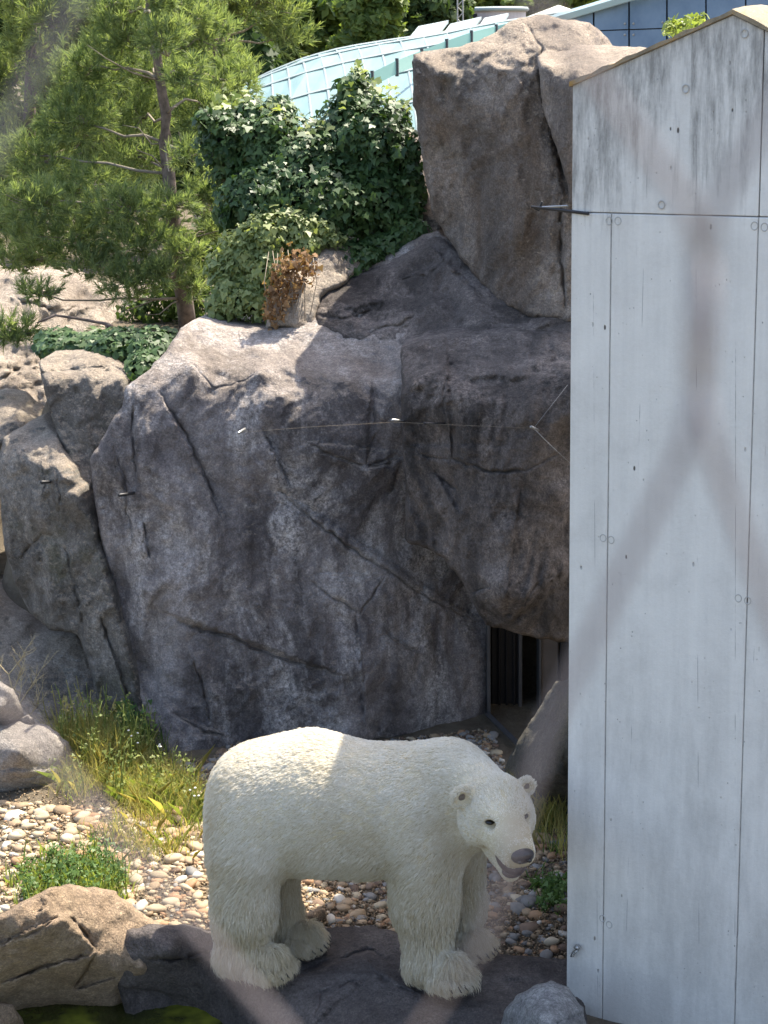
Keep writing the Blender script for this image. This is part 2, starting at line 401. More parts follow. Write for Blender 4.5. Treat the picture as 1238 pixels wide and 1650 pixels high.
    for ra, rb in zip(rings[:-1], rings[1:]):
        for i in range(n): fs.append((ra[i], ra[(i + 1) % n], rb[(i + 1) % n], rb[i]))
    fs.append(tuple(rings[-1]))
    o = mesh_obj(name, vs, fs, mat, parent, fix=True)
    if label: tag(o, label, 'rock')
    return o
#@@ROCKS
# ------------------------------------------------------------------ the cliff
rock('rock_cliff', 'broad dark grey rock cliff with sunlit crest rising behind the bear',
     [(146, 738), (168, 700), (196, 655), (203, 622), (235, 600), (262, 572), (290, 530), (312, 516), (352, 524), (400, 528), (440, 530), (470, 524), (497, 510), (502, 470), (522, 450),
      (560, 440), (600, 425), (640, 402), (680, 378), (705, 372), (760, 420), (820, 478), (940, 496), (940, 620), (800, 640), (742, 700), (745, 880), (775, 980), (790, 1008), (786, 1090), (790, 1170), (700, 1185), (596, 1195), (500, 1200), (420, 1200), (365, 1210), (330, 1235), (290, 1230), (268, 1215),
      (245, 1180), (222, 1130), (205, 1050), (185, 960), (163, 870), (150, 790)],
     [(146, 738, 13.35), (203, 622, 13.5), (312, 518, 14.3), (262, 572, 13.75), (400, 528, 14.35), (500, 490, 14.55), (560, 442, 14.9), (640, 405, 15.0), (700, 375, 15.0), (800, 470, 14.3), (930, 495, 13.9), (560, 515, 14.3), (650, 500, 14.35), (740, 500, 14.25), (850, 520, 13.9), (740, 575, 13.55), (860, 585, 13.2), (930, 600, 13.1), (660, 575, 13.75), (800, 630, 13.3),
      (230, 640, 13.45), (310, 590, 13.55), (340, 632, 13.50), (420, 600, 13.50), (480, 640, 13.46), (560, 620, 13.45), (640, 620, 13.45), (360, 560, 14.0), (450, 565, 13.95), (540, 575, 13.85), (620, 590, 13.8),
      (170, 800, 13.45), (195, 800, 13.32), (260, 800, 13.30), (350, 800, 13.34), (470, 800, 13.36), (600, 800, 13.40), (660, 800, 13.55), (700, 800, 13.85),
      (205, 950, 13.42), (235, 950, 13.24), (300, 950, 13.22), (420, 950, 13.26), (540, 950, 13.28), (640, 950, 13.5), (700, 920, 13.8), (760, 980, 13.9),
      (240, 1080, 13.38), (270, 1080, 13.20), (420, 1080, 13.22), (560, 1080, 13.20), (582, 1080, 13.18), (600, 1080, 13.30), (740, 1080, 13.70),
      (290, 1220, 13.05), (370, 1190, 13.20), (500, 1190, 13.22), (582, 1185, 13.20), (602, 1182, 13.34), (785, 1165, 13.78)],
     M['cliff'], 4.5, (0.1, 1.6, 0), 6, 0.05, 0.10, 1.0, 0.032,
     cracks=[([(258, 632), (300, 700), (328, 760), (350, 820), (375, 862)], 5, 0.07), ([(215, 640), (212, 700), (222, 780)], 5, 0.05),
             ([(490, 712), (540, 735), (588, 752), (650, 730)], 6, 0.08), ([(590, 752), (630, 748), (652, 735)], 6, 0.06), ([(640, 755), (632, 790), (620, 800)], 5, 0.05),
             ([(450, 790), (520, 850), (590, 900), (650, 935), (700, 970), (780, 1005)], 5, 0.07), ([(490, 930), (540, 965), (582, 988), (625, 925)], 4, 0.05),
             ([(575, 990), (585, 1060), (590, 1180)], 6, 0.03), ([(620, 1020), (650, 1040), (682, 1052)], 5, 0.06),
             ([(265, 985), (300, 1008), (380, 1030), (450, 1060), (560, 1090)], 6, 0.07), ([(305, 1050), (325, 1100), (340, 1165)], 5, 0.07),
             ([(185, 720), (200, 770), (215, 880)], 5, 0.05), ([(230, 840), (240, 900)], 4, 0.05), ([(280, 1150), (330, 1180), (380, 1190)], 6, 0.07),
             ([(308, 585), (345, 626), (400, 612), (436, 575)], 4, 0.03), ([(420, 690), (440, 720), (470, 790)], 5, 0.04), ([(600, 620), (605, 700), (590, 752)], 5, 0.04), ([(500, 510), (560, 515), (610, 498), (625, 485)], 6, 0.07), ([(690, 385), (720, 430), (780, 480)], 6, 0.08), ([(560, 545), (640, 530), (720, 480)], 6, 0.05), ([(640, 450), (690, 445), (720, 420)], 5, 0.05)],
     seed=1)
rock('rock_overhang', 'dark overhanging rock block above the metal doorway',
     [(646, 560), (690, 545), (760, 535), (840, 532), (940, 540), (940, 1035), (905, 1034), (870, 1030), (848, 1024), (800, 1010), (784, 1006), (768, 985), (752, 950), (738, 930), (715, 900), (690, 884), (660, 876), (652, 868), (654, 800), (648, 700)],
     [(646, 560, 13.45), (690, 548, 13.55), (760, 535, 13.6), (850, 532, 13.6), (940, 540, 13.4), (660, 620, 13.12), (735, 620, 12.85), (850, 625, 12.7), (930, 620, 12.6),
      (660, 740, 13.02), (740, 740, 12.78), (830, 750, 12.5), (930, 760, 12.75), (660, 865, 13.08), (740, 860, 12.76), (825, 850, 12.42), (930, 860, 12.75), (760, 950, 12.7), (815, 955, 12.45), (860, 960, 12.55), (930, 960, 12.75),
      (790, 1005, 12.75), (850, 1022, 12.75), (930, 1033, 12.8)],
     M['over'], 4.5, (0.2, 2.3, 0.1), 6, 0.07, 0.11, 1.2, 0.05,
     cracks=[([(650, 715), (690, 735), (735, 742), (790, 760), (850, 758), (880, 742), (912, 722)], 6, 0.09), ([(838, 770), (826, 860), (815, 980)], 7, 0.03),
             ([(700, 760), (735, 790), (740, 830)], 4, 0.04), ([(910, 915), (860, 945), (830, 1000)], 6, 0.06), ([(750, 960), (790, 945)], 5, 0.05), ([(720, 560), (715, 650), (728, 740)], 5, 0.03)], seed=2)
rock('rock_ledge', 'smooth rock ledge darkened for tower shade, sloping from the tall slab to the cliff crest',
     [(505, 525), (503, 475), (524, 452), (562, 442), (602, 427), (642, 404), (682, 380), (707, 374), (762, 422), (822, 480), (938, 498), (938, 575), (800, 560), (700, 562), (640, 562), (560, 556)],  # darker skin over the cliff, stands in for the tower's shadow
     [(500, 490, 14.47), (560, 442, 14.82), (640, 405, 14.92), (700, 375, 14.92), (800, 470, 14.2), (930, 495, 13.8), (560, 515, 14.2), (650, 500, 14.25), (740, 500, 14.15), (850, 520, 13.8), (740, 575, 13.5), (860, 585, 13.15), (930, 600, 13.05), (660, 575, 13.72), (540, 575, 13.85), (620, 590, 13.8), (560, 550, 14.0)],
     M['over'], 4.5, (0, 0.9, -0.3), 26, 0.16, 0.08, 1.6, 0.045,
     cracks=[([(515, 510), (560, 515), (610, 498), (625, 485)], 6, 0.06), ([(690, 390), (720, 430), (780, 480)], 6, 0.08), ([(560, 540), (640, 525), (720, 480)], 6, 0.05), ([(640, 450), (690, 445), (720, 420)], 5, 0.05)], seed=3)
rock('rock_tower', 'tall brown rock slab standing upright beside the concrete wall',
     [(664, 100), (668, 86), (700, 80), (735, 75), (770, 66), (800, 50), (822, 34), (850, 26), (880, 24), (905, 32), (950, 36), (975, 58), (985, 72), (985, 200), (960, 500), (915, 520), (860, 512), (805, 492), (760, 440), (722, 385), (700, 348), (688, 300), (676, 230), (666, 160)],
     [(664, 100, 14.62), (700, 80, 14.7), (800, 50, 14.6), (870, 26, 14.7), (980, 72, 14.6), (700, 120, 14.42), (800, 110, 14.1), (880, 80, 13.95), (940, 80, 14.0), (700, 250, 14.6), (800, 250, 14.15), (890, 250, 13.85),
      (720, 370, 14.75), (800, 380, 14.2), (890, 380, 13.8), (800, 485, 14.15), (900, 505, 13.7), (970, 300, 13.7), (950, 480, 13.6), (840, 60, 14.4)],
     M['tower'], 5.0, (0.25, 1.1, 0), 7, 0.07, 0.11, 1.1, 0.05,
     cracks=[([(850, 40), (872, 75), (880, 160), (905, 260), (912, 330)], 7, 0.12), ([(905, 310), (905, 420), (912, 500)], 6, 0.08)], seed=4)
rock('rock_block', 'sunlit topped rock block wedged between the tall slab and concrete wall',
     [(866, 90), (880, 78), (920, 72), (980, 72), (1050, 78), (1120, 92), (1120, 260), (940, 330), (918, 330), (915, 300), (905, 262), (890, 220), (876, 175), (870, 130)],
     [(866, 90, 13.8), (900, 76, 14.2), (980, 74, 14.0), (1050, 80, 13.8), (880, 104, 13.5), (930, 112, 13.2), (1000, 110, 12.9), (930, 140, 13.1), (880, 170, 13.5), (920, 260, 13.2), (930, 330, 13.2), (1040, 190, 12.5), (1115, 96, 13.8), (1115, 250, 12.6)],
     M['tower'], 4.0, (0.1, 1.0, 0), 8, 0.10, 0.07, 2.2, 0.035, seed=5)
rock('rock_sliver', 'narrow rock sliver between the ivy and the tall slab',
     [(642, 215), (652, 205), (664, 215), (676, 260), (690, 320), (706, 350), (715, 385), (690, 400), (655, 400), (645, 330)],
     [(642, 215, 15.5), (664, 215, 15.45), (690, 330, 15.4), (655, 400, 15.3), (715, 385, 15.2), (650, 300, 15.45)], M['tower'], 5.0, (0.1, 0.6, 0), 8, 0.06, 0.06, 2.5, 0.03, seed=6)
rock('rock_outcrop', 'small pinkish rock outcrop draped with dry brown ivy leaves',
     [(425, 530), (440, 470), (462, 425), (490, 395), (515, 383), (545, 388), (575, 402), (600, 425), (560, 455), (520, 480), (505, 535)],
     [(425, 530, 14.3), (490, 395, 14.9), (545, 390, 14.95), (600, 425, 14.95), (480, 450, 14.45), (470, 520, 14.25), (520, 470, 14.45), (505, 530, 14.35), (530, 420, 14.7)],
     M['pale'], 4.0, (0, 0.7, -0.2), 10, 0.12, 0.10, 3, 0.04, seed=7)
# left blocks
rock('rock_buttress', 'tall grey rock buttress with yellow lichen left of the cliff',
     [(6, 705), (30, 690), (72, 666), (92, 700), (112, 745), (135, 795), (155, 850), (175, 930), (205, 1030), (230, 1130), (260, 1190), (270, 1225), (225, 1230), (180, 1200), (160, 1140), (140, 1060), (125, 1022), (80, 1015), (45, 985), (22, 930), (6, 880), (0, 800), (-4, 750)],
     [(6, 705, 14.1), (72, 668, 14.3), (40, 730, 13.75), (90, 740, 13.7), (20, 850, 13.85), (80, 850, 13.55), (140, 850, 13.5), (40, 970, 13.9), (90, 960, 13.55), (150, 960, 13.4), (190, 1050, 13.3), (150, 1060, 13.5), (230, 1180, 13.2), (180, 1180, 13.4), (115, 800, 13.45)],
     M['left'], 5.0, (0.1, 1.2, 0), 7, 0.07, 0.13, 1.3, 0.05,
     cracks=[([(65, 745), (75, 780), (68, 800)], 5, 0.05), ([(85, 750), (100, 800), (92, 830)], 6, 0.06), ([(95, 870), (110, 900), (125, 960), (135, 1020)], 6, 0.07), ([(30, 900), (70, 860), (95, 870)], 5, 0.05), ([(160, 990), (185, 1060), (215, 1150)], 6, 0.08)], seed=8)
rock('rock_block', 'brown rock block with flat top in dappled sun beside the cliff',
     [(62, 585), (75, 574), (110, 566), (160, 568), (196, 574), (210, 598), (206, 640), (196, 670), (185, 705), (160, 728), (150, 760), (150, 805), (138, 800), (122, 765), (98, 715), (82, 670), (70, 625)],
     [(62, 585, 14.3), (110, 567, 14.7), (200, 577, 14.6), (80, 605, 14.1), (140, 600, 14.1), (195, 610, 14.0), (95, 680, 13.95), (150, 680, 14.0), (190, 690, 13.95), (145, 790, 13.75), (130, 760, 13.8)],
     M['left'], 4.0, (0, 0.9, 0), 5, 0.04, 0.11, 1.8, 0.05, cracks=[([(70, 600), (120, 596), (200, 588)], 5, 0.04)], seed=9)
rock('rock_shelf', 'shaded rock shelf low behind the dry plant',
     [(-420, 1010), (-300, 930), (-150, 960), (-30, 950), (20, 985), (70, 1015), (130, 1020), (150, 1050), (170, 1110), (200, 1180), (190, 1240), (60, 1240), (-30, 1240), (-420, 1250)],
     [(-420, 1010, 14.2), (-420, 1240, 12.9), (-250, 1100, 13.4), (-200, 945, 14.4), (-30, 960, 14.4), (60, 1015, 14.3), (140, 1030, 14.1), (60, 1060, 13.9), (20, 1120, 13.4), (120, 1120, 13.7), (100, 1230, 13.0), (190, 1230, 13.1), (-30, 1230, 13.0), (-30, 1080, 13.7)],
     M['left'], 6.0, (0, 0.8, 0), 12, 0.1, 0.10, 1.6, 0.04, seed=10)
rock('rock_wall_far', 'pale sunlit rock wall behind the pine tree trunk',
     [(-520, 440), (-380, 400), (-220, 430), (-100, 410), (0, 440), (60, 430), (120, 440), (170, 470), (260, 440), (340, 430), (420, 480), (420, 600), (200, 640), (75, 700), (30, 740), (-60, 780), (-300, 790), (-520, 770)],
     [(-520, 440, 20), (-220, 430, 19.8), (-520, 600, 18.5), (-250, 600, 18.2), (-520, 765, 16.6), (-250, 785, 16.6), (-60, 775, 16.5), (60, 432, 19.4), (160, 465, 19.2), (330, 440, 19.5), (0, 520, 18.6), (100, 520, 18.7), (300, 540, 18.9), (0, 620, 17.8), (100, 640, 17.7), (30, 710, 17.0), (400, 590, 18.8)],
     M['pale'], 6.0, (0, 1.0, 0), 10, 0.15, 0.22, 1.1, 0.07, cracks=[([(0, 610), (40, 590), (75, 580)], 6, 0.12), ([(20, 480), (90, 500), (160, 495)], 5, 0.08), ([(30, 660), (70, 655)], 5, 0.1)], seed=11)
rock('rock_shoulder', 'mossy pale rock shoulder behind the grey buttress',
     [(-20, 640), (10, 625), (45, 630), (75, 660), (60, 690), (10, 720), (-20, 720)], [(-20, 640, 15.8), (30, 628, 15.9), (70, 660, 15.7), (20, 680, 15.3), (-20, 715, 15.2)],
     M['left'], 5.0, (0, 0.6, -0.3), 8, 0.1, 0.08, 2.5, 0.04, seed=12)
# boulders in the yard
rock('boulder', 'big tan boulder split by cracks at the edge of the pool',
     [(-60, 1490), (0, 1475), (40, 1452), (80, 1430), (112, 1424), (150, 1430), (182, 1434), (215, 1460), (235, 1476), (262, 1490), (285, 1500), (290, 1560), (240, 1600), (215, 1612), (185, 1624), (120, 1622), (100, 1618), (40, 1626), (-60, 1640)],
     [(-60, 1490, ('z', 0.50)), (112, 1426, ('z', 0.50)), (182, 1436, ('z', 0.42)), (262, 1490, ('z', 0.15)), (110, 1480, ('z', 0.46)), (30, 1500, ('z', 0.46)), (200, 1500, ('z', 0.24)),
      (100, 1540, ('z', 0.22)), (0, 1560, ('z', 0.20)), (160, 1550, ('z', 0.14)), (230, 1560, ('z', 0.05)), (90, 1618, ('z', -0.30)), (0, 1630, ('z', -0.30)), (160, 1622, ('z', -0.30)), (190, 1600, ('z', -0.2)), (285, 1550, ('z', -0.15)), (-60, 1640, ('z', -0.3))],
     M['tan'], 5.0, (0.0, 0.35, -0.55), 10, 0.07, 0.09, 3.0, 0.028,
     cracks=[([(-20, 1530), (60, 1500), (112, 1470)], 6, 0.07), ([(0, 1585), (60, 1560), (140, 1540), (158, 1530)], 6, 0.09), ([(100, 1470), (135, 1500), (155, 1530), (165, 1540)], 6, 0.06), ([(158, 1530), (135, 1570), (112, 1600)], 7, 0.08), ([(60, 1470), (80, 1455)], 5, 0.04), ([(120, 1595), (190, 1575)], 5, 0.04)], seed=13)
rock('rock_slab', 'wide dark cracked rock slab under the bear paws by the pool, shadow-shaped left lobe',
     [(188, 1560), (190, 1520), (205, 1500), (240, 1490), (300, 1490), (345, 1500), (420, 1500), (520, 1494), (600, 1492), (690, 1515), (760, 1530), (840, 1540), (930, 1548), (960, 1720), (350, 1720), (335, 1660), (310, 1640), (240, 1632), (200, 1620), (190, 1590)],  # left lobe draws the bear's cast shadow as dark rock
     [(188, 1560, ('z', 0.05)), (205, 1500, ('z', 0.24)), (300, 1490, ('z', 0.20)), (420, 1500, ('z', 0.0)), (520, 1494, ('z', -0.02)), (600, 1492, ('z', -0.02)), (690, 1515, ('z', -0.02)), (930, 1548, ('z', -0.02)),
      (270, 1530, ('z', 0.17)), (340, 1540, ('z', 0.03)), (240, 1590, ('z', -0.15)), (310, 1630, ('z', -0.35)), (240, 1632, ('z', -0.38)), (400, 1565, ('z', -0.01)), (480, 1525, ('z', -0.01)), (560, 1540, ('z', 0.0)), (700, 1588, ('z', -0.02)), (745, 1536, ('z', -0.02)), (620, 1560, ('z', 0.0)),
      (380, 1610, ('z', -0.12)), (480, 1620, ('z', -0.06)), (600, 1640, ('z', -0.05)), (350, 1720, ('z', -0.5)), (500, 1720, ('z', -0.2)), (800, 1620, ('z', -0.05)), (900, 1720, ('z', -0.1)), (700, 1720, ('z', -0.12)), (330, 1655, ('z', -0.42))],
     M['slab'], 5.0, (0.0, 0.1, -0.5), 10, 0.04, 0.06, 3.2, 0.02,
     cracks=[([(235, 1545), (275, 1548), (330, 1535), (352, 1545)], 6, 0.07), ([(470, 1570), (540, 1545), (600, 1530), (640, 1560)], 7, 0.05), ([(505, 1650), (520, 1600), (590, 1575)], 6, 0.05), ([(580, 1540), (620, 1580), (690, 1610)], 6, 0.05), ([(195, 1590), (260, 1600)], 6, 0.05)], seed=14)
rock('boulder', 'round speckled grey granite boulder against the concrete wall foot',
     [(806, 1660), (812, 1630), (830, 1606), (860, 1588), (890, 1580), (915, 1590), (940, 1625), (955, 1720), (800, 1720)],
     [(806, 1660, ('z', -0.05)), (860, 1590, ('z', 0.24)), (915, 1590, ('z', 0.24)), (950, 1650, ('z', 0.1)), (870, 1640, ('z', 0.22)), (870, 1700, ('z', 0.05)), (910, 1660, ('z', 0.2)), (800, 1720, ('z', -0.2)), (955, 1720, ('z', -0.1))],
     M['granite'], 4.0, (0, 0.2, -0.4), 14, 0.08, 0.05, 5, 0.02, cracks=[([(880, 1680), (900, 1650), (945, 1630)], 6, 0.04)], seed=15)
rock('boulder', 'mossy shaded boulder leaning between doorway and concrete wall',
     [(812, 1240), (830, 1200), (850, 1170), (875, 1130), (895, 1100), (930, 1085), (930, 1330), (880, 1320), (820, 1290)],
     [(812, 1240, ('z', 0.12)), (850, 1170, 12.2), (895, 1100, 12.0), (930, 1090, 11.8), (870, 1200, 11.7), (920, 1200, 11.3), (830, 1285, ('z', -0.05)), (900, 1320, ('z', -0.1)), (930, 1320, ('z', -0.1)), (870, 1260, 11.5)],
     M['mossy'], 4.0, (0.2, 0.3, -0.3), 12, 0.1, 0.07, 3, 0.03, seed=16)
rock('boulder', 'broad flat pale grey boulder beside the tall weeds',
     [(-60, 1170), (0, 1168), (40, 1160), (80, 1170), (110, 1195), (124, 1222), (128, 1262), (100, 1285), (40, 1300), (-60, 1310)],
     [(-60, 1170, ('z', 0.52)), (40, 1162, ('z', 0.50)), (110, 1198, ('z', 0.30)), (124, 1240, ('z', 0.05)), (30, 1210, ('z', 0.46)), (60, 1240, ('z', 0.25)), (0, 1250, ('z', 0.25)), (40, 1298, ('z', -0.08)), (-60, 1305, ('z', -0.08)), (100, 1282, ('z', -0.05))],
     M['flat'], 5.0, (0, 0.3, -0.5), 14, 0.1, 0.06, 2.2, 0.022, cracks=[([(0, 1245), (50, 1255), (100, 1240)], 5, 0.03)], seed=17)
rock('boulder', 'rounded grey boulder stacked on the broad flat boulder',
     [(-60, 1095), (0, 1098), (22, 1112), (34, 1135), (37, 1158), (20, 1166), (-60, 1172)],
     [(-60, 1095, ('z', 0.85)), (0, 1100, ('z', 0.85)), (30, 1130, ('z', 0.68)), (36, 1158, ('z', 0.52)), (0, 1140, ('z', 0.70)), (-60, 1170, ('z', 0.42)), (10, 1166, ('z', 0.48))],
     M['flat'], 4.0, (0, 0.3, -0.3), 10, 0.1, 0.05, 3, 0.02, seed=18)
rock('boulder', 'small tan stone wedged beneath the stacked grey boulder',
     [(24, 1168), (32, 1156), (46, 1153), (55, 1160), (52, 1172), (38, 1176)], [(24, 1168, ('z', 0.44)), (46, 1154, ('z', 0.54)), (55, 1162, ('z', 0.50)), (38, 1175, ('z', 0.42))],
     M['flat'], 3.0, (0, 0.12, -0.12), 6, 0.04, 0.03, 6, 0.01, seed=19)
rock('boulder', 'small yellowish boulder poking out of the pool water',
     [(-30, 1625), (0, 1612), (20, 1618), (36, 1640), (42, 1680), (-30, 1690)], [(-30, 1625, ('z', -0.05)), (10, 1614, ('z', -0.05)), (36, 1645, ('z', -0.2)), (0, 1660, ('z', -0.15)), (-30, 1690, ('z', -0.4)), (42, 1680, ('z', -0.45))],
     M['tan'], 4.0, (0, 0.15, -0.3), 8, 0.05, 0.04, 4, 0.02, seed=20)
#@@POOL
k = NT('pond_water'); v = k.mp()
k.col(k.ramp(k.noise(v, 2.2, 4), [(0.40, (0.012, 0.014, 0.005)), (0.56, (0.045, 0.05, 0.010)), (0.66, (0.16, 0.17, 0.02))])).rough(0.06).spec(0.5)
k.nrm(k.bump(k.noise(v, 9, 3), 0.25, 0.02)); M['water'] = k.m
wx, wy = np.meshgrid(np.linspace(-7, 0.6, 12), np.linspace(4, 10.0, 12), indexing='ij')
tag(mesh_obj('pool_water', np.stack([wx, wy, np.full(wx.shape, -0.30)], -1).reshape(-1, 3),
             [(i * 12 + j, (i + 1) * 12 + j, (i + 1) * 12 + j + 1, i * 12 + j + 1) for i in range(11) for j in range(11)], M['water'], recenter=False), kind='structure')

#@@WALL
# ------------------------------------------------------------------ concrete wall (panels, seams, coping, tie holes)
PHI = math.radians(30)
wA = G(913, 1588, 0.0)                        # foot of the left edge
wdir = np.array([math.cos(PHI), -math.sin(PHI), 0]); wnor = np.array([-math.sin(PHI), -math.cos(PHI), 0])
def WL(px, py):                               # pixel -> (along wall, height)
    d = ray(px, py); o = np.array([0, 0, H]); t = ((wA - o) @ wnor) / (d @ wnor); p = o + d * t
    return float((p - wA) @ wdir), float(p[2])
k = NT('cast_concrete'); v = k.mp()
c = k.ramp(k.noise(v, 2.2, 7, 0.65, 0.3), [(0.32, (0.58, 0.565, 0.53)), (0.5, (0.69, 0.675, 0.635)), (0.68, (0.76, 0.745, 0.70))])
c = k.mix(0.35, c, k.ramp(k.noise(k.mp((9, 9, 0.35)), 1.0, 6, 0.7), [(0.35, (0.55, 0.54, 0.51)), (0.65, (0.76, 0.745, 0.70))]))
sx = k.n.new('ShaderNodeSeparateXYZ'); k.L(k.co.outputs['Object'], sx.inputs[0])
# weathering runs down from the coping
topd = k.math('SUBTRACT', k.math('ADD', 4.86, k.math('MULTIPLY', k.math('MINIMUM', sx.outputs['X'], 0.88), 0.43)), sx.outputs['Z'])
run = k.math('ADD', k.noise(k.mp((13, 13, 0.9)), 1.0, 6, 0.7, 0.1), k.math('MULTIPLY', topd, -0.42))
run = k.math('ADD', run, k.math('MULTIPLY', k.math('SUBTRACT', k.noise(k.mp((2, 2, 1.2)), 1.5, 3), 0.5), 0.5))
dm = k.mask(run, 0.32, 0.50)
c = k.mix(k.math('MULTIPLY', dm, k.math('MULTIPLY', k.mask(k.noise(k.mp((20, 20, 3.5)), 1.0, 6, 0.75), 0.32, 0.62), 0.68)), c, (0.115, 0.112, 0.105))
low = k.math('MULTIPLY', k.mask(k.math('SUBTRACT', k.noise(k.mp((5, 5, 1.2)), 1.2, 7, 0.7), k.math('MULTIPLY', sx.outputs['Z'], 0.16)), 0.18, 0.5), 0.5)
c = k.mix(low, c, (0.34, 0.335, 0.315))
pit = k.mask(k.voro(k.mp((1, 1, 0.45)), 13.0), 0.085, 0.065)
pit = k.math('MULTIPLY', pit, k.mask(k.noise(v, 4.3, 3), 0.50, 0.58))
c = k.mix(pit, c, (0.12, 0.11, 0.10))
pit2 = k.math('MULTIPLY', k.mask(k.voro(k.mp((1, 1, 0.6), loc=(3, 1, 7)), 34.0), 0.10, 0.07), k.mask(k.noise(v, 6, 3), 0.52, 0.6))
c = k.mix(k.math('MULTIPLY', pit2, 0.7), c, (0.2, 0.19, 0.18))
scr = k.voro(k.mp((2.2, 2.2, 0.06), loc=(5, 5, 5)), 1.1, 'DISTANCE_TO_EDGE')
c = k.mix(k.math('MULTIPLY', k.mask(scr, 0.003, 0.0005), k.mask(k.noise(v, 3, 4), 0.52, 0.60)), c, (0.25, 0.245, 0.24))
c = k.mix(0.30, c, k.ramp(k.noise(v, 55, 5, 0.8), [(0.3, (0.36, 0.36, 0.36)), (0.7, (0.62, 0.62, 0.62))]), 'OVERLAY')
k.col(c).rough(0.8).spec(0.3)
n = k.bump(k.noise(v, 40, 6, 0.75), 0.35, 0.01); n = k.bump(k.math('MULTIPLY', k.math('ADD', pit, pit2), -1.0), 0.8, 0.01, n); k.nrm(n)
M['concrete'] = k.m
M['seam'] = plain('seam_mortar', (0.42, 0.41, 0.39), 0.9, 0, 0.4, 20)
k = NT('coping_lichen'); v = k.mp()
k.col(k.ramp(k.noise(v, 7, 7, 0.7), [(0.35, (0.20, 0.17, 0.12)), (0.52, (0.36, 0.29, 0.19)), (0.68, (0.42, 0.24, 0.06))])).rough(0.9).nrm(k.bump(k.noise(v, 40, 6, 0.75), 0.8, 0.02)); M['coping'] = k.m

wroot = empty('concrete_wall', tuple(wA - np.array([0, 0, 0.35])), 'tall pale cast concrete wall with sloped top and vertical seams', 'wall', rz=-PHI)
def wbuild(mb, name, mat, smooth=False):
    me = bpy.data.meshes.new(name); me.from_pydata([(x, y, z + 0.35) for x, y, z in mb.v], [], mb.f)
    bm = bmesh.new(); bm.from_mesh(me); bmesh.ops.recalc_face_normals(bm, faces=bm.faces); bm.to_mesh(me); bm.free()
    if smooth: me.polygons.foreach_set('use_smooth', [True] * len(me.polygons))
    me.materials.append(mat); o = bpy.data.objects.new(name, me); COL.objects.link(o); o.parent = wroot; return o
tl = WL(925, 137); pk = WL(1181, 24); rt = WL(1238, 52)
def top_at(a): return tl[1] + (a - tl[0]) * (pk[1] - tl[1]) / (pk[0] - tl[0]) if a < pk[0] else pk[1] + (a - pk[0]) * (rt[1] - pk[1]) / (rt[0] - pk[0])
jz = WL(921, 342)[1]; j2 = WL(985, 360)[0]; j3 = WL(1222, 360)[0]; aE = 2.3; gap = 0.003
def prism(poly, y0, y1):
    m = MB(); n = len(poly)
    m.add([(a, y0, z) for a, z in poly] + [(a, y1, z) for a, z in poly], [tuple(range(n))[::-1], tuple(range(n, 2 * n))] + [(i, (i + 1) % n, n + (i + 1) % n, n + i) for i in range(n)])
    return m
def bevel(o, w=0.004, seg=2):
    b = o.modifiers.new('bevel', 'BEVEL'); b.width = w; b.segments = seg; b.limit_method = 'ANGLE'; b.angle_limit = math.radians(35)
def zt(a): return max(top_at(a), 4.4)
for a0, a1 in ((0.0, j2), (j2, j3), (j3, aE)):
    wb = wbuild(prism([(a0 + (gap if a0 else 0), -0.35), (a1 - gap, -0.35), (a1 - gap, jz - gap), (a0 + (gap if a0 else 0), jz - gap)], 0.0, 0.12), 'panel', M['concrete']); bevel(wb)
for a0, a1 in ((0.0, j3), (j3, aE)):
    s0 = a0 + (gap if a0 else 0); tops = [(a1 - gap, zt(a1 - gap))] + ([(pk[0], zt(pk[0]))] if s0 < pk[0] < a1 else []) + [(s0, zt(s0))]
    wb = wbuild(prism([(s0, jz + gap), (a1 - gap, jz + gap)] + tops, 0.004, 0.12), 'panel', M['concrete']); bevel(wb)
# body of the wall behind the panels; its unseen back corners are shaped to shade bear and ground
cp = [(0.02, 0.121), (aE, 0.121), (aE, 2.2), (0.0, 2.2)]
back_l = np.array([1.20, 11.08]) - wA[:2]
bl = (float(back_l @ wdir[:2]), float(-(back_l @ wnor[:2])))
def w2l(x, y):
    d_ = np.array([x, y]) - wA[:2]; return (float(d_ @ wdir[:2]), float(-(d_ @ wnor[:2])))
core_mb = MB()
pl = [(0.02, 0.121), (aE, 0.121), (aE + 0.6, 2.4), w2l(1.9, 12.3), w2l(1.30, 12.2), bl]
tz = [zt(0.02) - 0.01, zt(aE) - 0.01, 4.6, 4.7, 4.83, 4.83]; nq = len(pl)
core_mb.add([(x, y, -0.35) for x, y in pl] + [(x, y, z) for (x, y), z in zip(pl, tz)], [tuple(range(nq))[::-1], tuple(range(nq, 2 * nq))] + [(i, (i + 1) % nq, nq + (i + 1) % nq, nq + i) for i in range(nq)])
wbuild(core_mb, 'wall_shadow_core', M['seam'])
seam = MB(); seam.box((0.005, 0.006, -0.3), (aE, 0.119, jz)); 
wbuild(seam, 'seam', M['seam'])
cop = MB(); pts = [(-0.012, zt(0) - 0.003), (pk[0], zt(pk[0]) + 0.004), (aE, zt(aE) + 0.004)]
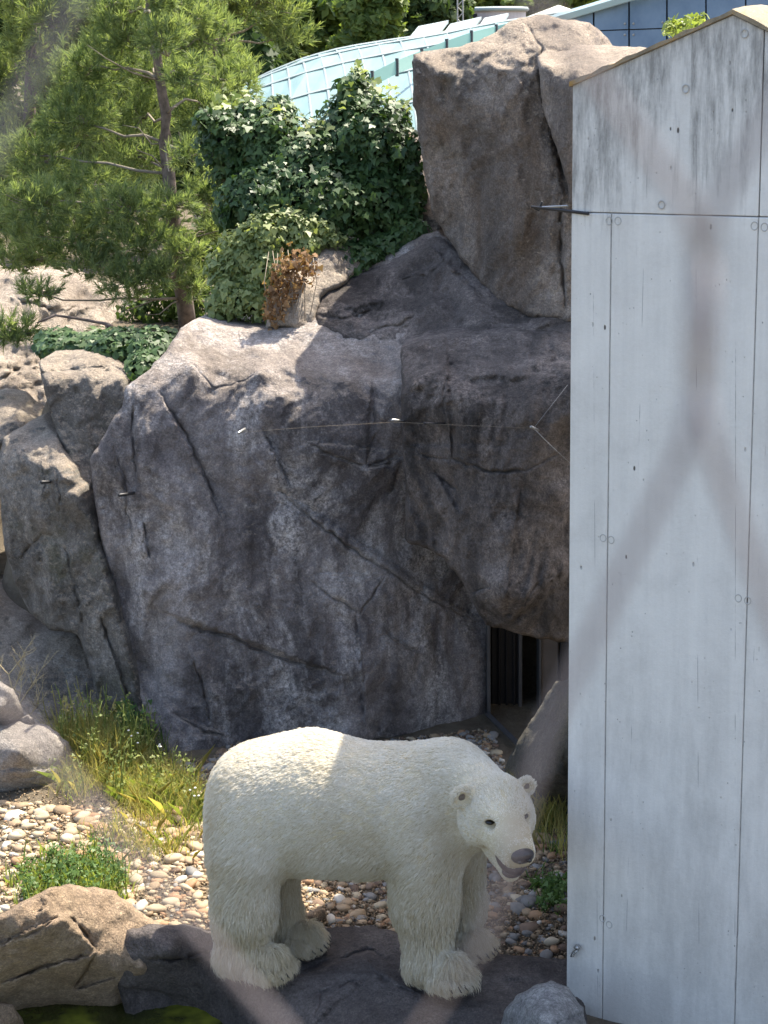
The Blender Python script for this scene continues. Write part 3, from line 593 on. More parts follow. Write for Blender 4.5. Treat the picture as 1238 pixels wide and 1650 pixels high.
for (a0, z0), (a1, z1) in zip(pts[:-1], pts[1:]):
    n0 = len(cop.v)
    nseg = 14
    for i in range(nseg + 1):
        t = i / nseg; a = a0 + (a1 - a0) * t; z = z0 + (z1 - z0) * t; w_ = 0.006 * math.sin(i * 2.7) + 0.004 * math.sin(i * 6.1)
        back_up = 0.02 if a1 <= pk[0] + 0.01 else 0.02 + 0.30 * (a - a0)
        for y, zz in ((-0.012, z), (-0.012, z + 0.022 + w_), (0.16, z + 0.03 + w_ + back_up * 0.4), (0.40, z + 0.03 + back_up), (0.40, z - 0.05)): cop.v.append((a, y, zz))
    for i in range(nseg):
        for j in range(5):
            cop.f.append((n0 + i * 5 + j, n0 + i * 5 + (j + 1) % 5, n0 + (i + 1) * 5 + (j + 1) % 5, n0 + (i + 1) * 5 + j))
    cop.f.append(tuple(n0 + j for j in range(5))); cop.f.append(tuple(n0 + nseg * 5 + j for j in range(5)))
wbuild(cop, 'coping', M['coping'])
M['plug'] = plain('tie_plug', (0.50, 0.49, 0.46), 0.9, 0, 0.35, 30)
tie = MB()
for i in range(16):
    an = 2 * math.pi * i / 16
    for r_, y in ((0.019, 0.0), (0.018, -0.002), (0.0145, -0.002), (0.013, 0.006)): tie.v.append((r_ * math.cos(an), y, r_ * 1.15 * math.sin(an)))
for i in range(16):
    for j in range(3): tie.f.append((i * 4 + j, ((i + 1) % 16) * 4 + j, ((i + 1) % 16) * 4 + j + 1, i * 4 + j + 1))
tie.f.append(tuple(i * 4 + 3 for i in range(16)))
tie_me = None
for px, py in ((982, 356), (996, 356), (1216, 364), (1232, 366), (1066, 330), (972, 867), (985, 870), (1190, 964), (1205, 968), (971, 1480), (982, 1490), (1105, 143), (1200, 54)):
    a, z = WL(px, py)
    if tie_me is None:
        o = wbuild(tie, 'tie_hole', M['plug'], True); o.location = (a, 0, z); tie_me = o.data
        for vv in tie_me.vertices: vv.co.z -= 0.35
        o.location = (a, 0, z + 0.35)
    else:
        o = bpy.data.objects.new('tie_hole', tie_me); COL.objects.link(o); o.parent = wroot; o.location = (a, 0, z + 0.35)
# rusty eye bolt low on the wall
a, z = WL(933, 1524); wp = wA + wdir * a; wp[2] = z
hb = empty('eye_bolt', tuple(wp), 'grey steel eye bolt with hanging hook low on the concrete wall', 'bolt')
m = MB(); m.tube([wp + wnor * -0.02, wp + wnor * 0.035], 0.011, 8); m.build('bolt', M['steel'], hb, True)
m = MB(); m.tube([wp + wnor * 0.02, wp + wnor * 0.028], 0.02, 6); m.build('nut', M['steel'], hb)
m = MB(); m.tube([wp + wnor * 0.03 + np.array([0.0, 0, q[1]]) + wdir * q[0] for q in [(0.006, 0.0), (-0.012, -0.012), (-0.026, -0.035), (-0.034, -0.06), (-0.022, -0.055), (-0.008, -0.03), (0.004, -0.012)]], 0.005, 6); m.build('hook', M['steel'], hb, True)
# insulator arm sticking out of the wall's left edge
a0 = P(922, 341, wA[1]); a1 = P(857, 333, wA[1] + 0.15)
ar = empty('insulator_arm', tuple(P(922, 341, wA[1])), 'thin black wire bracket sticking out from the concrete wall edge', 'bracket')
MB().tube([a0 + (a0 - a1) * 0.4, a0, a1], 0.009, 6).build('arm', M['black_metal'], ar)
MB().tube([a1, P(868, 339, wA[1] + .13), P(874, 325, wA[1] + 0.12)], 0.006, 6).build('peg', M['black_metal'], ar)
MB().tube([P(874, 334, wA[1] + 0.11), P(915, 332, wA[1] + 0.02)], 0.006, 6).build('rod', M['steel'], ar)

#@@DOOR
# ------------------------------------------------------------------ metal doorway under the overhang
DY = 13.95
droot = empty('doorway', tuple(P(850, 1180, DY)), 'dark metal sliding doorway under the overhanging rock', 'door')
M['door_dark'] = plain('dark_door_metal', (0.014, 0.014, 0.017), 0.55, 0.4, 0.4, 6)
M['door_grey'] = plain('grey_brown_panel', (0.12, 0.10, 0.09), 0.8, 0, 0.3, 5)
M['door_frame'] = plain('door_frame_metal', (0.085, 0.082, 0.085), 0.6, 0.3, 0.3, 8)
def vstrip(name, px0, px1, Y, mat, py0=985, py1=1205, d=0.05):
    a = P(px0, 1100, Y); b = P(px1, 1100, Y); z1 = P(px0, py0, Y)[2]; z0 = P(px0, py1, Y)[2] - 0.1
    m = MB(); m.box((a[0], Y, z0), (b[0], Y + d, z1)); o = m.build(name, mat, droot); bevel(o, 0.006); return o
vstrip('jamb', 785, 791, DY - 0.25, M['door_frame'], d=0.30)
vstrip('door_leaf', 792, 838, DY, M['door_dark'])
for px in (803, 815, 827): vstrip('rib', px, px + 4, DY - 0.03, M['door_dark'], d=0.028)
vstrip('post', 836, 842, DY - 0.06, M['door_frame'], d=0.10)
vstrip('side_panel', 872, 900, DY - 0.2, M['door_grey'])
vstrip('opening_shade_panel', 820, 900, DY + 1.6, M['door_dark'])  # near-black sheet stands in for the unlit depth of the opening
vstrip('jamb', 869, 873, DY - 0.22, M['door_frame'], d=0.25)
vstrip('side_panel', 903, 935, DY - 0.25, M['door_dark'])
xa, xb = P(786, 1100, 13.6)[0], P(960, 1100, 13.6)[0]  # unseen slab and side boxes below are added to block leaking sunlight
m = MB(); m.box((xa - 0.1, 13.72, 1.30), (xb + 0.5, 16.2, 1.5)); m.build('sun_blocker_top', M['door_dark'], droot)
m = MB(); m.box((xb + 0.02, 13.2, -0.05), (xb + 0.2, 16.2, 1.298)); m.build('sun_blocker_side', M['door_dark'], droot)
m = MB(); m.box((xa - 0.12, 14.05, -0.05), (xa - 0.02, 16.2, 1.298)); m.build('sun_blocker_side', M['door_dark'], droot)
th = MB(); p0 = P(786, 1165, DY - 0.25); p1 = P(835, 1212, 12.9)
th.tube([np.array([p0[0], p0[1], 0.03]), np.array([p1[0] + 0.05, p1[1], 0.03])], 0.025, 4); th.build('threshold', M['door_frame'], droot)

#@@WIRES
# ------------------------------------------------------------------ electric wires and pegs on the cliff
def thin(name, label, pts, r, mat, cat): return tag(MB().tube(pts, r, 5).build(name, mat, None, True), label, cat)
thin('fence_wire', 'thin taut wire strung along the front of the cliff', [P(385, 697, 12.9), P(500, 688, 12.8), P(640, 680, 12.75)], 0.0010, M['twig'], 'wire')
thin('fence_wire', 'thin taut wire strung across the overhanging rock', [P(640, 680, 12.72), P(690, 683, 12.6), P(860, 690, 12.25)], 0.0010, M['twig'], 'wire')
thin('fence_wire', 'thin wire angling down from overhang bracket to concrete wall', [P(860, 690, 12.25), P(885, 715, 12.2), P(925, 752, 12.1)], 0.0016, M['steel'], 'wire')
thin('fence_wire', 'faint wire rising from overhang bracket beside concrete wall', [P(860, 690, 12.25), P(915, 620, 12.5)], 0.0012, M['steel'], 'wire')
for lab, pts, r, mat in (('pale steel peg fixed to the middle of the cliff', [(384, 698, 12.85), (398, 689, 13.4)], 0.011, M['steel']),
                         ('pale steel peg beside the deep vertical cliff crack', [(632, 677, 12.75), (660, 680, 13.2)], 0.011, M['steel']),
                         ('black peg on the brown face of the overhang', [(684, 682, 12.6), (720, 683, 12.85)], 0.009, M['black_metal']),
                         ('steel bracket peg on the corner of the overhang', [(856, 688, 12.2), (868, 694, 12.6)], 0.011, M['steel']),
                         ('black peg jutting from the left part of the cliff', [(192, 798, 12.9), (218, 794, 13.3)], 0.012, M['black_metal']),
                         ('black peg jutting from the grey lichen buttress', [(67, 777, 13.35), (92, 776, 13.8)], 0.012, M['black_metal'])):
    thin('wall_peg', lab, [P(*q) for q in pts], r, mat, 'peg')
#@@BEAR
# ------------------------------------------------------------------ the polar bear
def nz3(v): v = np.asarray(v, float); return v / np.linalg.norm(v)
BC = P(799, 1300, 9.2)
hF = nz3((0.27, -0.90, -0.24)); hS = np.array([0.80, 0.50, 0.10]); hS = nz3(hS - hF * (hS @ hF)); hU = np.cross(hF, hS)
HSC = 1.13
def HP(f, s, u): return BC + (hF * f + hS * s + hU * u) * HSC
RH = np.stack([hS, hF, hU])                    # rows: head axes
prims = []                                     # (kind, data, blend)
def ell(c, r, k=0.12, R=None): prims.append(('e', np.asarray(c, float), np.asarray(r, float) * (HSC if R is not None else 1), R, k))
def rc(a, b, ra, rb, k=0.10): prims.append(('c', np.asarray(a, float), np.asarray(b, float), ra, rb, k))
def sub(c, r, k=0.02, R=None): prims.append(('s', np.asarray(c, float), np.asarray(r, float) * (HSC if R is not None else 1), R, k))
def rch(a, b, ra, rb, k=0.05): rc(a, b, ra * HSC, rb * HSC, k)
# trunk
ell(P(418, 1288, 9.80), (0.295, 0.315, 0.325), 0.12)
ell(P(502, 1285, 9.78), (0.37, 0.36, 0.385), 0.14)
ell(P(600, 1300, 9.74), (0.36, 0.34, 0.355), 0.14)
ell(P(668, 1292, 9.68), (0.30, 0.31, 0.32), 0.12)
ell(P(722, 1262, 9.64), (0.22, 0.23, 0.215), 0.12)
ell(P(505, 1346, 9.74), (0.34, 0.28, 0.195), 0.10)
ell(P(590, 1350, 9.72), (0.28, 0.27, 0.185), 0.10)
# neck, throat
rc(P(716, 1272, 9.62), P(770, 1286, 9.45), 0.235, 0.140, 0.08)
rc(P(712, 1330, 9.56), P(766, 1335, 9.40), 0.19, 0.115, 0.08)
rc(P(732, 1256, 9.60), P(782, 1282, 9.38), 0.205, 0.158, 0.08)
# head
ell(BC, (0.160, 0.180, 0.155), 0.035, RH)
ell(HP(0.02, -0.085, -0.055), (0.095, 0.13, 0.105), 0.04, RH); ell(HP(0.02, 0.085, -0.055), (0.095, 0.13, 0.105), 0.04, RH)
ell(HP(0.10, -0.062, 0.055), (0.052, 0.07, 0.045), 0.05, RH); ell(HP(0.10, 0.062, 0.055), (0.052, 0.07, 0.045), 0.05, RH)
rch(HP(0.12, 0, -0.012), HP(0.298, 0, -0.026), 0.114, 0.078, 0.05)
rch(HP(0.17, -0.03, -0.05), HP(0.30, -0.026, -0.056), 0.072, 0.050, 0.03); rch(HP(0.17, 0.03, -0.05), HP(0.30, 0.026, -0.056), 0.072, 0.050, 0.03)
rch(HP(0.03, 0, -0.135), HP(0.228, 0, -0.206), 0.098, 0.046, 0.03)
sub(HP(0.30, 0, -0.134), (0.085, 0.140, 0.040), 0.012, RH)
sub(HP(0.165, -0.084, 0.036), (0.034, 0.026, 0.022), 0.03, RH); sub(HP(0.165, 0.084, 0.036), (0.034, 0.026, 0.022), 0.03, RH)
for s_, es, er in ((-1, 0.162, 1.0), (1, 0.148, 0.86)):
    ell(HP(-0.012, es * s_, 0.080), (0.058 * er, 0.030, 0.062 * er), 0.016, RH)
    sub(HP(0.020, (es + .006) * s_, 0.084), (0.040 * er, 0.030, 0.043 * er), 0.008, RH)
# legs: near hind, far hind, near front, far front
ell(P(398, 1345, 9.66), (0.215, 0.19, 0.26), 0.12)
rc(P(396, 1390, 9.62), P(393, 1470, 9.58), 0.195, 0.158, 0.10)
rc(P(393, 1465, 9.58), P(388, 1532, 9.56), 0.158, 0.118, 0.08)
rc(P(385, 1538, 9.55), P(436, 1546, 9.46), 0.100, 0.072, 0.06)
ell(P(455, 1345, 9.92), (0.20, 0.15, 0.24), 0.12)
rc(P(436, 1390, 9.92), P(450, 1475, 9.92), 0.155, 0.108, 0.09)
rc(P(450, 1470, 9.92), P(452, 1505, 9.92), 0.108, 0.092, 0.06)
rc(P(450, 1505, 9.90), P(494, 1506, 9.82), 0.085, 0.068, 0.05)
ell(P(684, 1335, 9.54), (0.215, 0.18, 0.25), 0.12)
rc(P(687, 1370, 9.50), P(684, 1455, 9.46), 0.195, 0.165, 0.10)
rc(P(684, 1450, 9.46), P(690, 1545, 9.42), 0.162, 0.108, 0.08)
rc(P(688, 1556, 9.40), P(728, 1562, 9.30), 0.098, 0.078, 0.06)
rc(P(735, 1350, 9.80), P(745, 1455, 9.84), 0.16, 0.112, 0.09)
rc(P(745, 1450, 9.84), P(740, 1510, 9.84), 0.112, 0.088, 0.06)
rc(P(738, 1515, 9.82), P(766, 1516, 9.74), 0.082, 0.064, 0.05)
FEET = [(P(436, 1546, 9.46), nz3((0.75, -0.62, 0)), 0.072), (P(494, 1506, 9.82), nz3((0.85, -0.5, 0)), 0.066),
        (P(728, 1562, 9.30), nz3((0.6, -0.8, 0)), 0.078), (P(766, 1516, 9.74), nz3((0.75, -0.65, 0)), 0.062)]
claws = []
for fc, fd, fr in FEET:
    side = np.array([-fd[1], fd[0], 0])
    for i in range(5):
        a = (i - 2) / 2.0; c = fc + side * a * 0.085 + fd * (0.055 - 0.03 * a * a); c[2] = max(0.048, fc[2] * 0.6)
        rc(c - fd * 0.05 + np.array([0, 0, 0.012]), c + fd * 0.012, 0.042, 0.034, 0.018)
        claws.append((c + fd * 0.062 + np.array([0, 0, -0.004]), fd))
def sdf(p):
    d = np.full(len(p), 10.0)
    for q in prims:
        if q[0] == 'c':
            a, b, ra, rb, k = q[1:]; ba = b - a; t = np.clip(((p - a) @ ba) / (ba @ ba), 0, 1)
            e = np.linalg.norm(p - a - t[:, None] * ba, axis=1) - (ra + (rb - ra) * t)
        else:
            c, r, R, k = q[1:]; l = p - c
            if R is not None: l = l @ R.T
            k0 = np.linalg.norm(l / r, axis=1); k1 = np.linalg.norm(l / (r * r), axis=1) + 1e-9; e = k0 * (k0 - 1) / k1
        if q[0] == 's':
            h = np.clip(0.5 - 0.5 * (d + e) / k, 0, 1); d = d * (1 - h) + (-e) * h + k * h * (1 - h)
        else:
            h = np.clip(0.5 + 0.5 * (d - e) / k, 0, 1); d = d * (1 - h) + e * h - k * h * (1 - h)
    return d
def surface_nets(lo, hi, step):
    n = np.ceil((hi - lo) / step).astype(int) + 1
    ax = [lo[i] + step * np.arange(n[i]) for i in range(3)]
    Gx = np.stack(np.meshgrid(*ax, indexing='ij'), -1).reshape(-1, 3)
    D = np.concatenate([sdf(Gx[i:i + 200000]) for i in range(0, len(Gx), 200000)]).reshape(n)
    S = D < 0; nc = n - 1
    cs = sum(S[dx:nc[0] + dx, dy:nc[1] + dy, dz:nc[2] + dz].astype(int) for dx in (0, 1) for dy in (0, 1) for dz in (0, 1))
    act = (cs > 0) & (cs < 8); idx = -np.ones(nc, int); cells = np.argwhere(act); idx[act] = np.arange(len(cells))
    acc = np.zeros((len(cells), 3)); cnt = np.zeros(len(cells))
    corners = [(a, b, c) for a in (0, 1) for b in (0, 1) for c in (0, 1)]
    for i, a in enumerate(corners):
        for b in corners[i + 1:]:
            if sum(abs(x - y) for x, y in zip(a, b)) != 1: continue
            da = D[cells[:, 0] + a[0], cells[:, 1] + a[1], cells[:, 2] + a[2]]; db = D[cells[:, 0] + b[0], cells[:, 1] + b[1], cells[:, 2] + b[2]]
            m = (da < 0) != (db < 0); t = da / (da - db + 1e-12)
            pt = np.array(a) + t[:, None] * (np.array(b) - np.array(a)); acc[m] += pt[m]; cnt[m] += 1
    vs = lo + step * (cells + acc / cnt[:, None])
    fs = []
    for axx in range(3):
        o = [0, 0, 0]; o[axx] = 1; u, v = [(1, 2), (2, 0), (0, 1)][axx]
        A = S[:-1 if axx == 0 else None, :-1 if axx == 1 else None, :-1 if axx == 2 else None]
        B = S[1 if axx == 0 else None:, 1 if axx == 1 else None:, 1 if axx == 2 else None:]
        e = np.argwhere(A != B); e = e[(e[:, u] > 0) & (e[:, v] > 0) & (e[:, u] < nc[u]) & (e[:, v] < nc[v])]
        ins = A[e[:, 0], e[:, 1], e[:, 2]]
        def ci(du, dv):
            q = e.copy(); q[:, u] += du; q[:, v] += dv; return idx[q[:, 0], q[:, 1], q[:, 2]]
        quad = np.stack([ci(-1, -1), ci(0, -1), ci(0, 0), ci(-1, 0)], 1)
        quad[~ins] = quad[~ins][:, ::-1]; fs.append(quad)
    return vs, np.concatenate(fs)
blo = np.array([-1.25, 8.6, -0.06]); bhi = np.array([1.05, 10.35, 1.62])
bv, bf = surface_nets(blo, bhi, 0.0165)
def sgrad(p, e=0.006):
    g = np.stack([sdf(p + np.eye(3)[i] * e) - sdf(p - np.eye(3)[i] * e) for i in range(3)], 1); return g / (np.linalg.norm(g, axis=1)[:, None] + 1e-9)
k = NT('bear_skin_fur'); v = k.mp()
fc_ = k.ramp(k.noise(v, 3.5, 5), [(0.3, (0.46, 0.38, 0.245)), (0.55, (0.56, 0.49, 0.35)), (0.75, (0.61, 0.55, 0.42))])
k.col(fc_).rough(0.9).spec(0.1); M['skin'] = k.m
def fur_mat(name, lo_c, hi_c):
    k = NT(name); hi_ = k.n.new('ShaderNodeHairInfo'); v = k.mp()
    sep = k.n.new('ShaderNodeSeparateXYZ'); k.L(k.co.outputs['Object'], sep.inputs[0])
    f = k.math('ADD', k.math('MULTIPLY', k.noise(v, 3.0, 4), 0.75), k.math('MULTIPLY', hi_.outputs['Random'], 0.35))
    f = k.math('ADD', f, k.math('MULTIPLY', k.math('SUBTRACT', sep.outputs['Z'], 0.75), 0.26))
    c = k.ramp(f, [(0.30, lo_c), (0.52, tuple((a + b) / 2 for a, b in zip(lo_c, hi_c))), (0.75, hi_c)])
    k.col(c).rough(0.65).spec(0.25)
    tr = k.n.new('ShaderNodeBsdfTranslucent'); k.L(c, tr.inputs['Color'])
    mx = k.n.new('ShaderNodeMixShader'); mx.inputs[0].default_value = 0.30
    k.L(k.b.outputs[0], mx.inputs[1]); k.L(tr.outputs[0], mx.inputs[2]); k.L(mx.outputs[0], k.out.inputs['Surface']); return k.m
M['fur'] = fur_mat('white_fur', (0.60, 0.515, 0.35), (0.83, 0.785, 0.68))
M['nose'] = plain('wet_dark_nose', (0.022, 0.018, 0.022), 0.32)
M['eye'] = plain('dark_eye', (0.006, 0.005, 0.005), 0.08)
M['mouth'] = plain('dark_gums', (0.045, 0.026, 0.032), 0.4, 0, 0.3, 30)
M['tongue'] = plain('tongue', (0.16, 0.07, 0.075), 0.45)
M['claw'] = plain('dark_claw', (0.02, 0.018, 0.016), 0.35)
bear_loc = np.array([-0.15, 9.65, 0.0])
bear = empty('polar_bear', tuple(bear_loc), 'cream white polar bear standing on the dark slab, head turned, mouth open', 'bear')
mesh_obj('body', bv, bf, M['skin'], bear)
def ellmesh(name, c, r, R, mat, parent, nu=14, nvv=9):
    m = MB(); r = np.asarray(r, float) * (HSC if R is not None else 1); R = np.eye(3) if R is None else R
    for j in range(nvv + 1):
        ph = math.pi * j / nvv - math.pi / 2
        for i in range(nu):
            th_ = 2 * math.pi * i / nu; l = np.array([r[0] * math.cos(ph) * math.cos(th_), r[1] * math.cos(ph) * math.sin(th_), r[2] * math.sin(ph)])
            m.v.append(tuple(np.asarray(c) + l @ R))
    for j in range(nvv):
        for i in range(nu): m.f.append((j * nu + i, j * nu + (i + 1) % nu, (j + 1) * nu + (i + 1) % nu, (j + 1) * nu + i))
    return m.build(name, mat, parent, True)
for s_ in (-1, 1):
    ellmesh('eye', HP(0.146, 0.082 * s_, 0.038), (0.024, 0.020, 0.012), RH, M['eye'], bear)
    ellmesh('inner_ear', HP(-0.014, (0.167 if s_ < 0 else 0.152) * s_, 0.080), (0.036, 0.010, 0.040), RH, plain('ear_skin', (0.22, 0.18, 0.145), 0.95, 0, 0.6, 40) if s_ < 0 else bpy.data.materials['ear_skin'], bear)
# nose pad: shaped, with two nostrils
ns = ellmesh('nose', HP(0.362, 0, -0.012), (0.056, 0.032, 0.038), RH, M['nose'], bear)
for s_ in (-1, 1): ellmesh('nostril', HP(0.388, 0.023 * s_, -0.022), (0.012, 0.012, 0.010), RH, M['eye'], ns)
ellmesh('mouth', HP(0.222, 0, -0.132), (0.066, 0.115, 0.056), RH, M['mouth'], bear)
ellmesh('lip', HP(0.250, 0, -0.184), (0.049, 0.040, 0.030), RH, M['mouth'], bear)
ellmesh('tongue', HP(0.255, 0, -0.152), (0.028, 0.06, 0.012), RH, M['tongue'], bear)
for c, fd in claws:
    MB().tube([c - fd * 0.03 + np.array([0, 0, 0.004]), c + np.array([0, 0, 0.006]), c + fd * 0.028 + np.array([0, 0, -0.010])], [0.009, 0.008, 0.002], 6).build('claw', M['claw'], bear, True)
# fur: locks of strands combed over the body
def make_fur(nlock, per):
    tri = np.concatenate([bf[:, [0, 1, 2]], bf[:, [0, 2, 3]]]); a, b, c = bv[tri[:, 0]], bv[tri[:, 1]], bv[tri[:, 2]]
    ar = np.linalg.norm(np.cross(b - a, c - a), axis=1); rg = np.random.default_rng(3)
    cen = (a + b + c) / 3
    hd = (cen - BC); hf = hd @ hF; near_head = np.linalg.norm(hd, axis=1) < 0.42
    wgt = ar * np.where(near_head, 2.2, 1.0) * np.where(cen[:, 2] < 0.22, 1.6, 1.0)
    def pts(n):
        t = rg.choice(len(tri), n, p=wgt / wgt.sum()); u, w = rg.random(n), rg.random(n); fl = u + w > 1; u[fl] = 1 - u[fl]; w[fl] = 1 - w[fl]
        return a[t] + u[:, None] * (b[t] - a[t]) + w[:, None] * (c[t] - a[t])
    def comb(p, n):
        h = (p - BC) / HSC; f = h @ hF; s_ = h @ hS; u = h @ hU; r = np.linalg.norm(h, axis=1)
        head = sstep(0.34, 0.22, r - np.maximum(f, 0) * 0.45)
        flow = np.stack([np.full(len(p), -1.0), np.zeros(len(p)), -0.55 - 0.5 * sstep(1.1, 0.7, p[:, 2])], 1)
        leg = sstep(0.62, 0.42, p[:, 2])[:, None]
        flow = flow * (1 - leg) + np.array([0.05, -0.05, -1.0]) * leg
        paw = sstep(0.16, 0.06, p[:, 2])[:, None]
        flow = flow * (1 - paw) + np.array([0.5, -0.6, -0.8]) * paw
        back = sstep(1.15, 1.32, p[:, 2])[:, None]; flow = flow * (1 - back) + np.array([-1, 0, -0.1]) * back
        hdir = -hF[None] * 1.0 + (h - f[:, None] * hF) * 3.0; hdir /= np.linalg.norm(hdir, axis=1)[:, None]
        flow = flow * (1 - head[:, None]) + hdir * head[:, None]
        q = p * 2.2; flow = flow + 0.26 * np.stack([vnoise(q, 41), vnoise(q, 42), vnoise(q, 43)], 1)
        flow = flow - n * np.sum(flow * n, 1)[:, None]; flow /= np.linalg.norm(flow, axis=1)[:, None] + 1e-9
        ln = 0.029 + 0.024 * sstep(0.95, 0.65, p[:, 2]) * (p[:, 0] < 0.6) + 0.006 * vnoise(p * 6, 51)
        ln = ln + 0.016 * sstep(0.45, 0.25, p[:, 2]); ln = np.where(p[:, 2] < 0.10, 0.044, ln)
        muz = sstep(0.10, 0.22, f) * head
        ln = ln * (1 - head) + (0.018 * (1 - muz) + 0.006 * muz) * head
        ok = ~((f > 0.345) & (r < 0.48)) & ~((np.abs(u + 0.142) < 0.050) & (f > 0.18) & (r < 0.48))
        for e in (-1, 1):
            ok &= np.linalg.norm(p - HP(0.152, 0.083 * e, 0.038), axis=1) > 0.030
            ok &= (rg.random(len(p)) < 0.12) | (np.linalg.norm(p - HP(0.0, (0.167 if e < 0 else 0.152) * e, 0.082), axis=1) > 0.040)
        return flow, ln, ok, head
    lp = pts(nlock); ln_n = sgrad(lp); fl, le, ok, hd_ = comb(lp, ln_n)
    lp, ln_n, fl, le, hd_ = lp[ok], ln_n[ok], fl[ok], le[ok], hd_[ok]; m = len(lp)
    lift = 0.11 + 0.06 * rg.standard_normal(m) * (1 - 0.5 * hd_); lift = np.clip(lift + 0.16 * sstep(0.40, 0.15, lp[:, 2]) * np.abs(rg.standard_normal(m)), 0.03, 0.6)
    ldir = fl + ln_n * lift[:, None] + 0.07 * rg.standard_normal((m, 3)); ldir /= np.linalg.norm(ldir, axis=1)[:, None]
    R_ = np.repeat(np.arange(m), per); N = len(R_)
    jr = (0.014 * (1 - 0.5 * hd_))[R_]
    jt = rg.standard_normal((N, 3)); jt -= ln_n[R_] * np.sum(jt * ln_n[R_], 1)[:, None]; jt *= (jr * 0.7)[:, None]
    root = lp[R_] + jt; root = root - (sdf(root) + 0.002)[:, None] * ln_n[R_]
    L = le[R_] * rg.uniform(0.7, 1.2, N)
    dr = ldir[R_] + 0.09 * rg.standard_normal((N, 3)); dr /= np.linalg.norm(dr, axis=1)[:, None]
    tip = root + dr * L[:, None] - jt * 0.16 + np.array([0, 0, -0.10]) * L[:, None]
    out = ln_n[R_] * (L * 0.18)[:, None]
    pts4 = np.stack([root, root * 0.62 + tip * 0.38 + out, root * 0.28 + tip * 0.72 + out * 0.9, tip], 1)
    pts4[:, :, 2] = np.maximum(pts4[:, :, 2], 0.004)
    return pts4
FUR = make_fur(38000, 7)
hc = bpy.data.hair_curves.new('fur'); hc.add_curves([4] * len(FUR))
hc.attributes['position'].data.foreach_set('vector', (FUR.reshape(-1, 3) - bear_loc).astype(np.float32).ravel())
ra = hc.attributes.get('radius') or hc.attributes.new('radius', 'FLOAT', 'POINT')
ra.data.foreach_set('value', np.tile(np.array([0.0013, 0.0012, 0.0009, 0.0002], np.float32), len(FUR)))
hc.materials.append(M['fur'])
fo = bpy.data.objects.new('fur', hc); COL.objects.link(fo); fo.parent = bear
#@@PLANTS
# ------------------------------------------------------------------ vegetation helpers
def unit(a): return a / (np.linalg.norm(a, axis=-1, keepdims=True) + 1e-9)
def joined(name, V, F, mat, parent=None, smooth=False):
    """V (n,k,3) polygons of k corners -> one mesh, fast"""
    n, kk = V.shape[:2]; nf = F.shape[0]
    off = np.array(parent.location) if parent is not None else np.zeros(3)
    me = bpy.data.meshes.new(name)
    me.vertices.add(n * kk); me.vertices.foreach_set('co', (V.reshape(-1, 3) - off).astype(np.float32).ravel())
    idx = (np.arange(n)[:, None, None] * kk + F[None]).reshape(n * nf, -1)
    c = idx.shape[1]; me.loops.add(idx.size); me.loops.foreach_set('vertex_index', idx.astype(np.int32).ravel())
    me.polygons.add(n * nf); me.polygons.foreach_set('loop_start', np.arange(0, idx.size, c, dtype=np.int32)); me.polygons.foreach_set('loop_total', np.full(n * nf, c, np.int32))
    me.update(calc_edges=True); me.materials.append(mat)
    o = bpy.data.objects.new(name, me); COL.objects.link(o)
    if parent is not None: o.parent = parent
    return o
LEAF = np.array([(0, -.12, 0), (.42, -.25, .03), (.55, .12, -.05), (.30, .32, .04), (0, .95, -.12), (-.30, .32, .04), (-.55, .12, -.05), (-.42, -.25, .03)])
def frames(nrm, rg, down=None):
    t = rg.standard_normal(nrm.shape) if down is None else down + 0.55 * rg.standard_normal(nrm.shape)
    t = unit(t - nrm * np.sum(t * nrm, 1)[:, None]); return np.cross(t, nrm), t, nrm
def leaf_cloud(name, pts, nrm, size, mat, parent, singles=0, rg=None, single_mats=None):
    rg = rg or np.random.default_rng(5)
    a, t, n = frames(nrm, rg, np.array([0, 0, -1.0])); sz = size * np.clip(rg.lognormal(-0.08, 0.38, len(pts)), 0.4, 1.9)
    V = pts[:, None] + sz[:, None, None] * (LEAF[None, :, 0, None] * a[:, None] + LEAF[None, :, 1, None] * t[:, None] + LEAF[None, :, 2, None] * n[:, None])
    keep = np.ones(len(pts), bool)
    if singles:
        px, py = PX(pts); vis = (px > -5) & (px < 1240) & (py > -5)
        score = np.where(vis, sz / pts[:, 1] - 0.02 * (pts[:, 1] - pts[:, 1].min()) * size, -9) * (0.6 + 0.4 * rg.random(len(pts)))
        pick = np.argsort(-score)[:singles]; keep[pick] = False
        me = bpy.data.meshes.new('leaf'); me.from_pydata(LEAF.tolist(), [], [tuple(range(8))]); me.materials.append(mat)
        off = np.array(parent.location)
        for i in pick:
            o = bpy.data.objects.new('leaf', me); COL.objects.link(o); o.parent = parent
            o.matrix_local = Matrix(((a[i, 0] * sz[i], t[i, 0] * sz[i], n[i, 0] * sz[i], pts[i, 0] - off[0]), (a[i, 1] * sz[i], t[i, 1] * sz[i], n[i, 1] * sz[i], pts[i, 1] - off[1]),
                                     (a[i, 2] * sz[i], t[i, 2] * sz[i], n[i, 2] * sz[i], pts[i, 2] - off[2]), (0, 0, 0, 1)))
    o = joined(name, V[keep], np.array([[0, 1, 2, 3, 4, 5, 6, 7]]), mat, parent)
    if singles: o['kind'] = 'stuff'
    return o
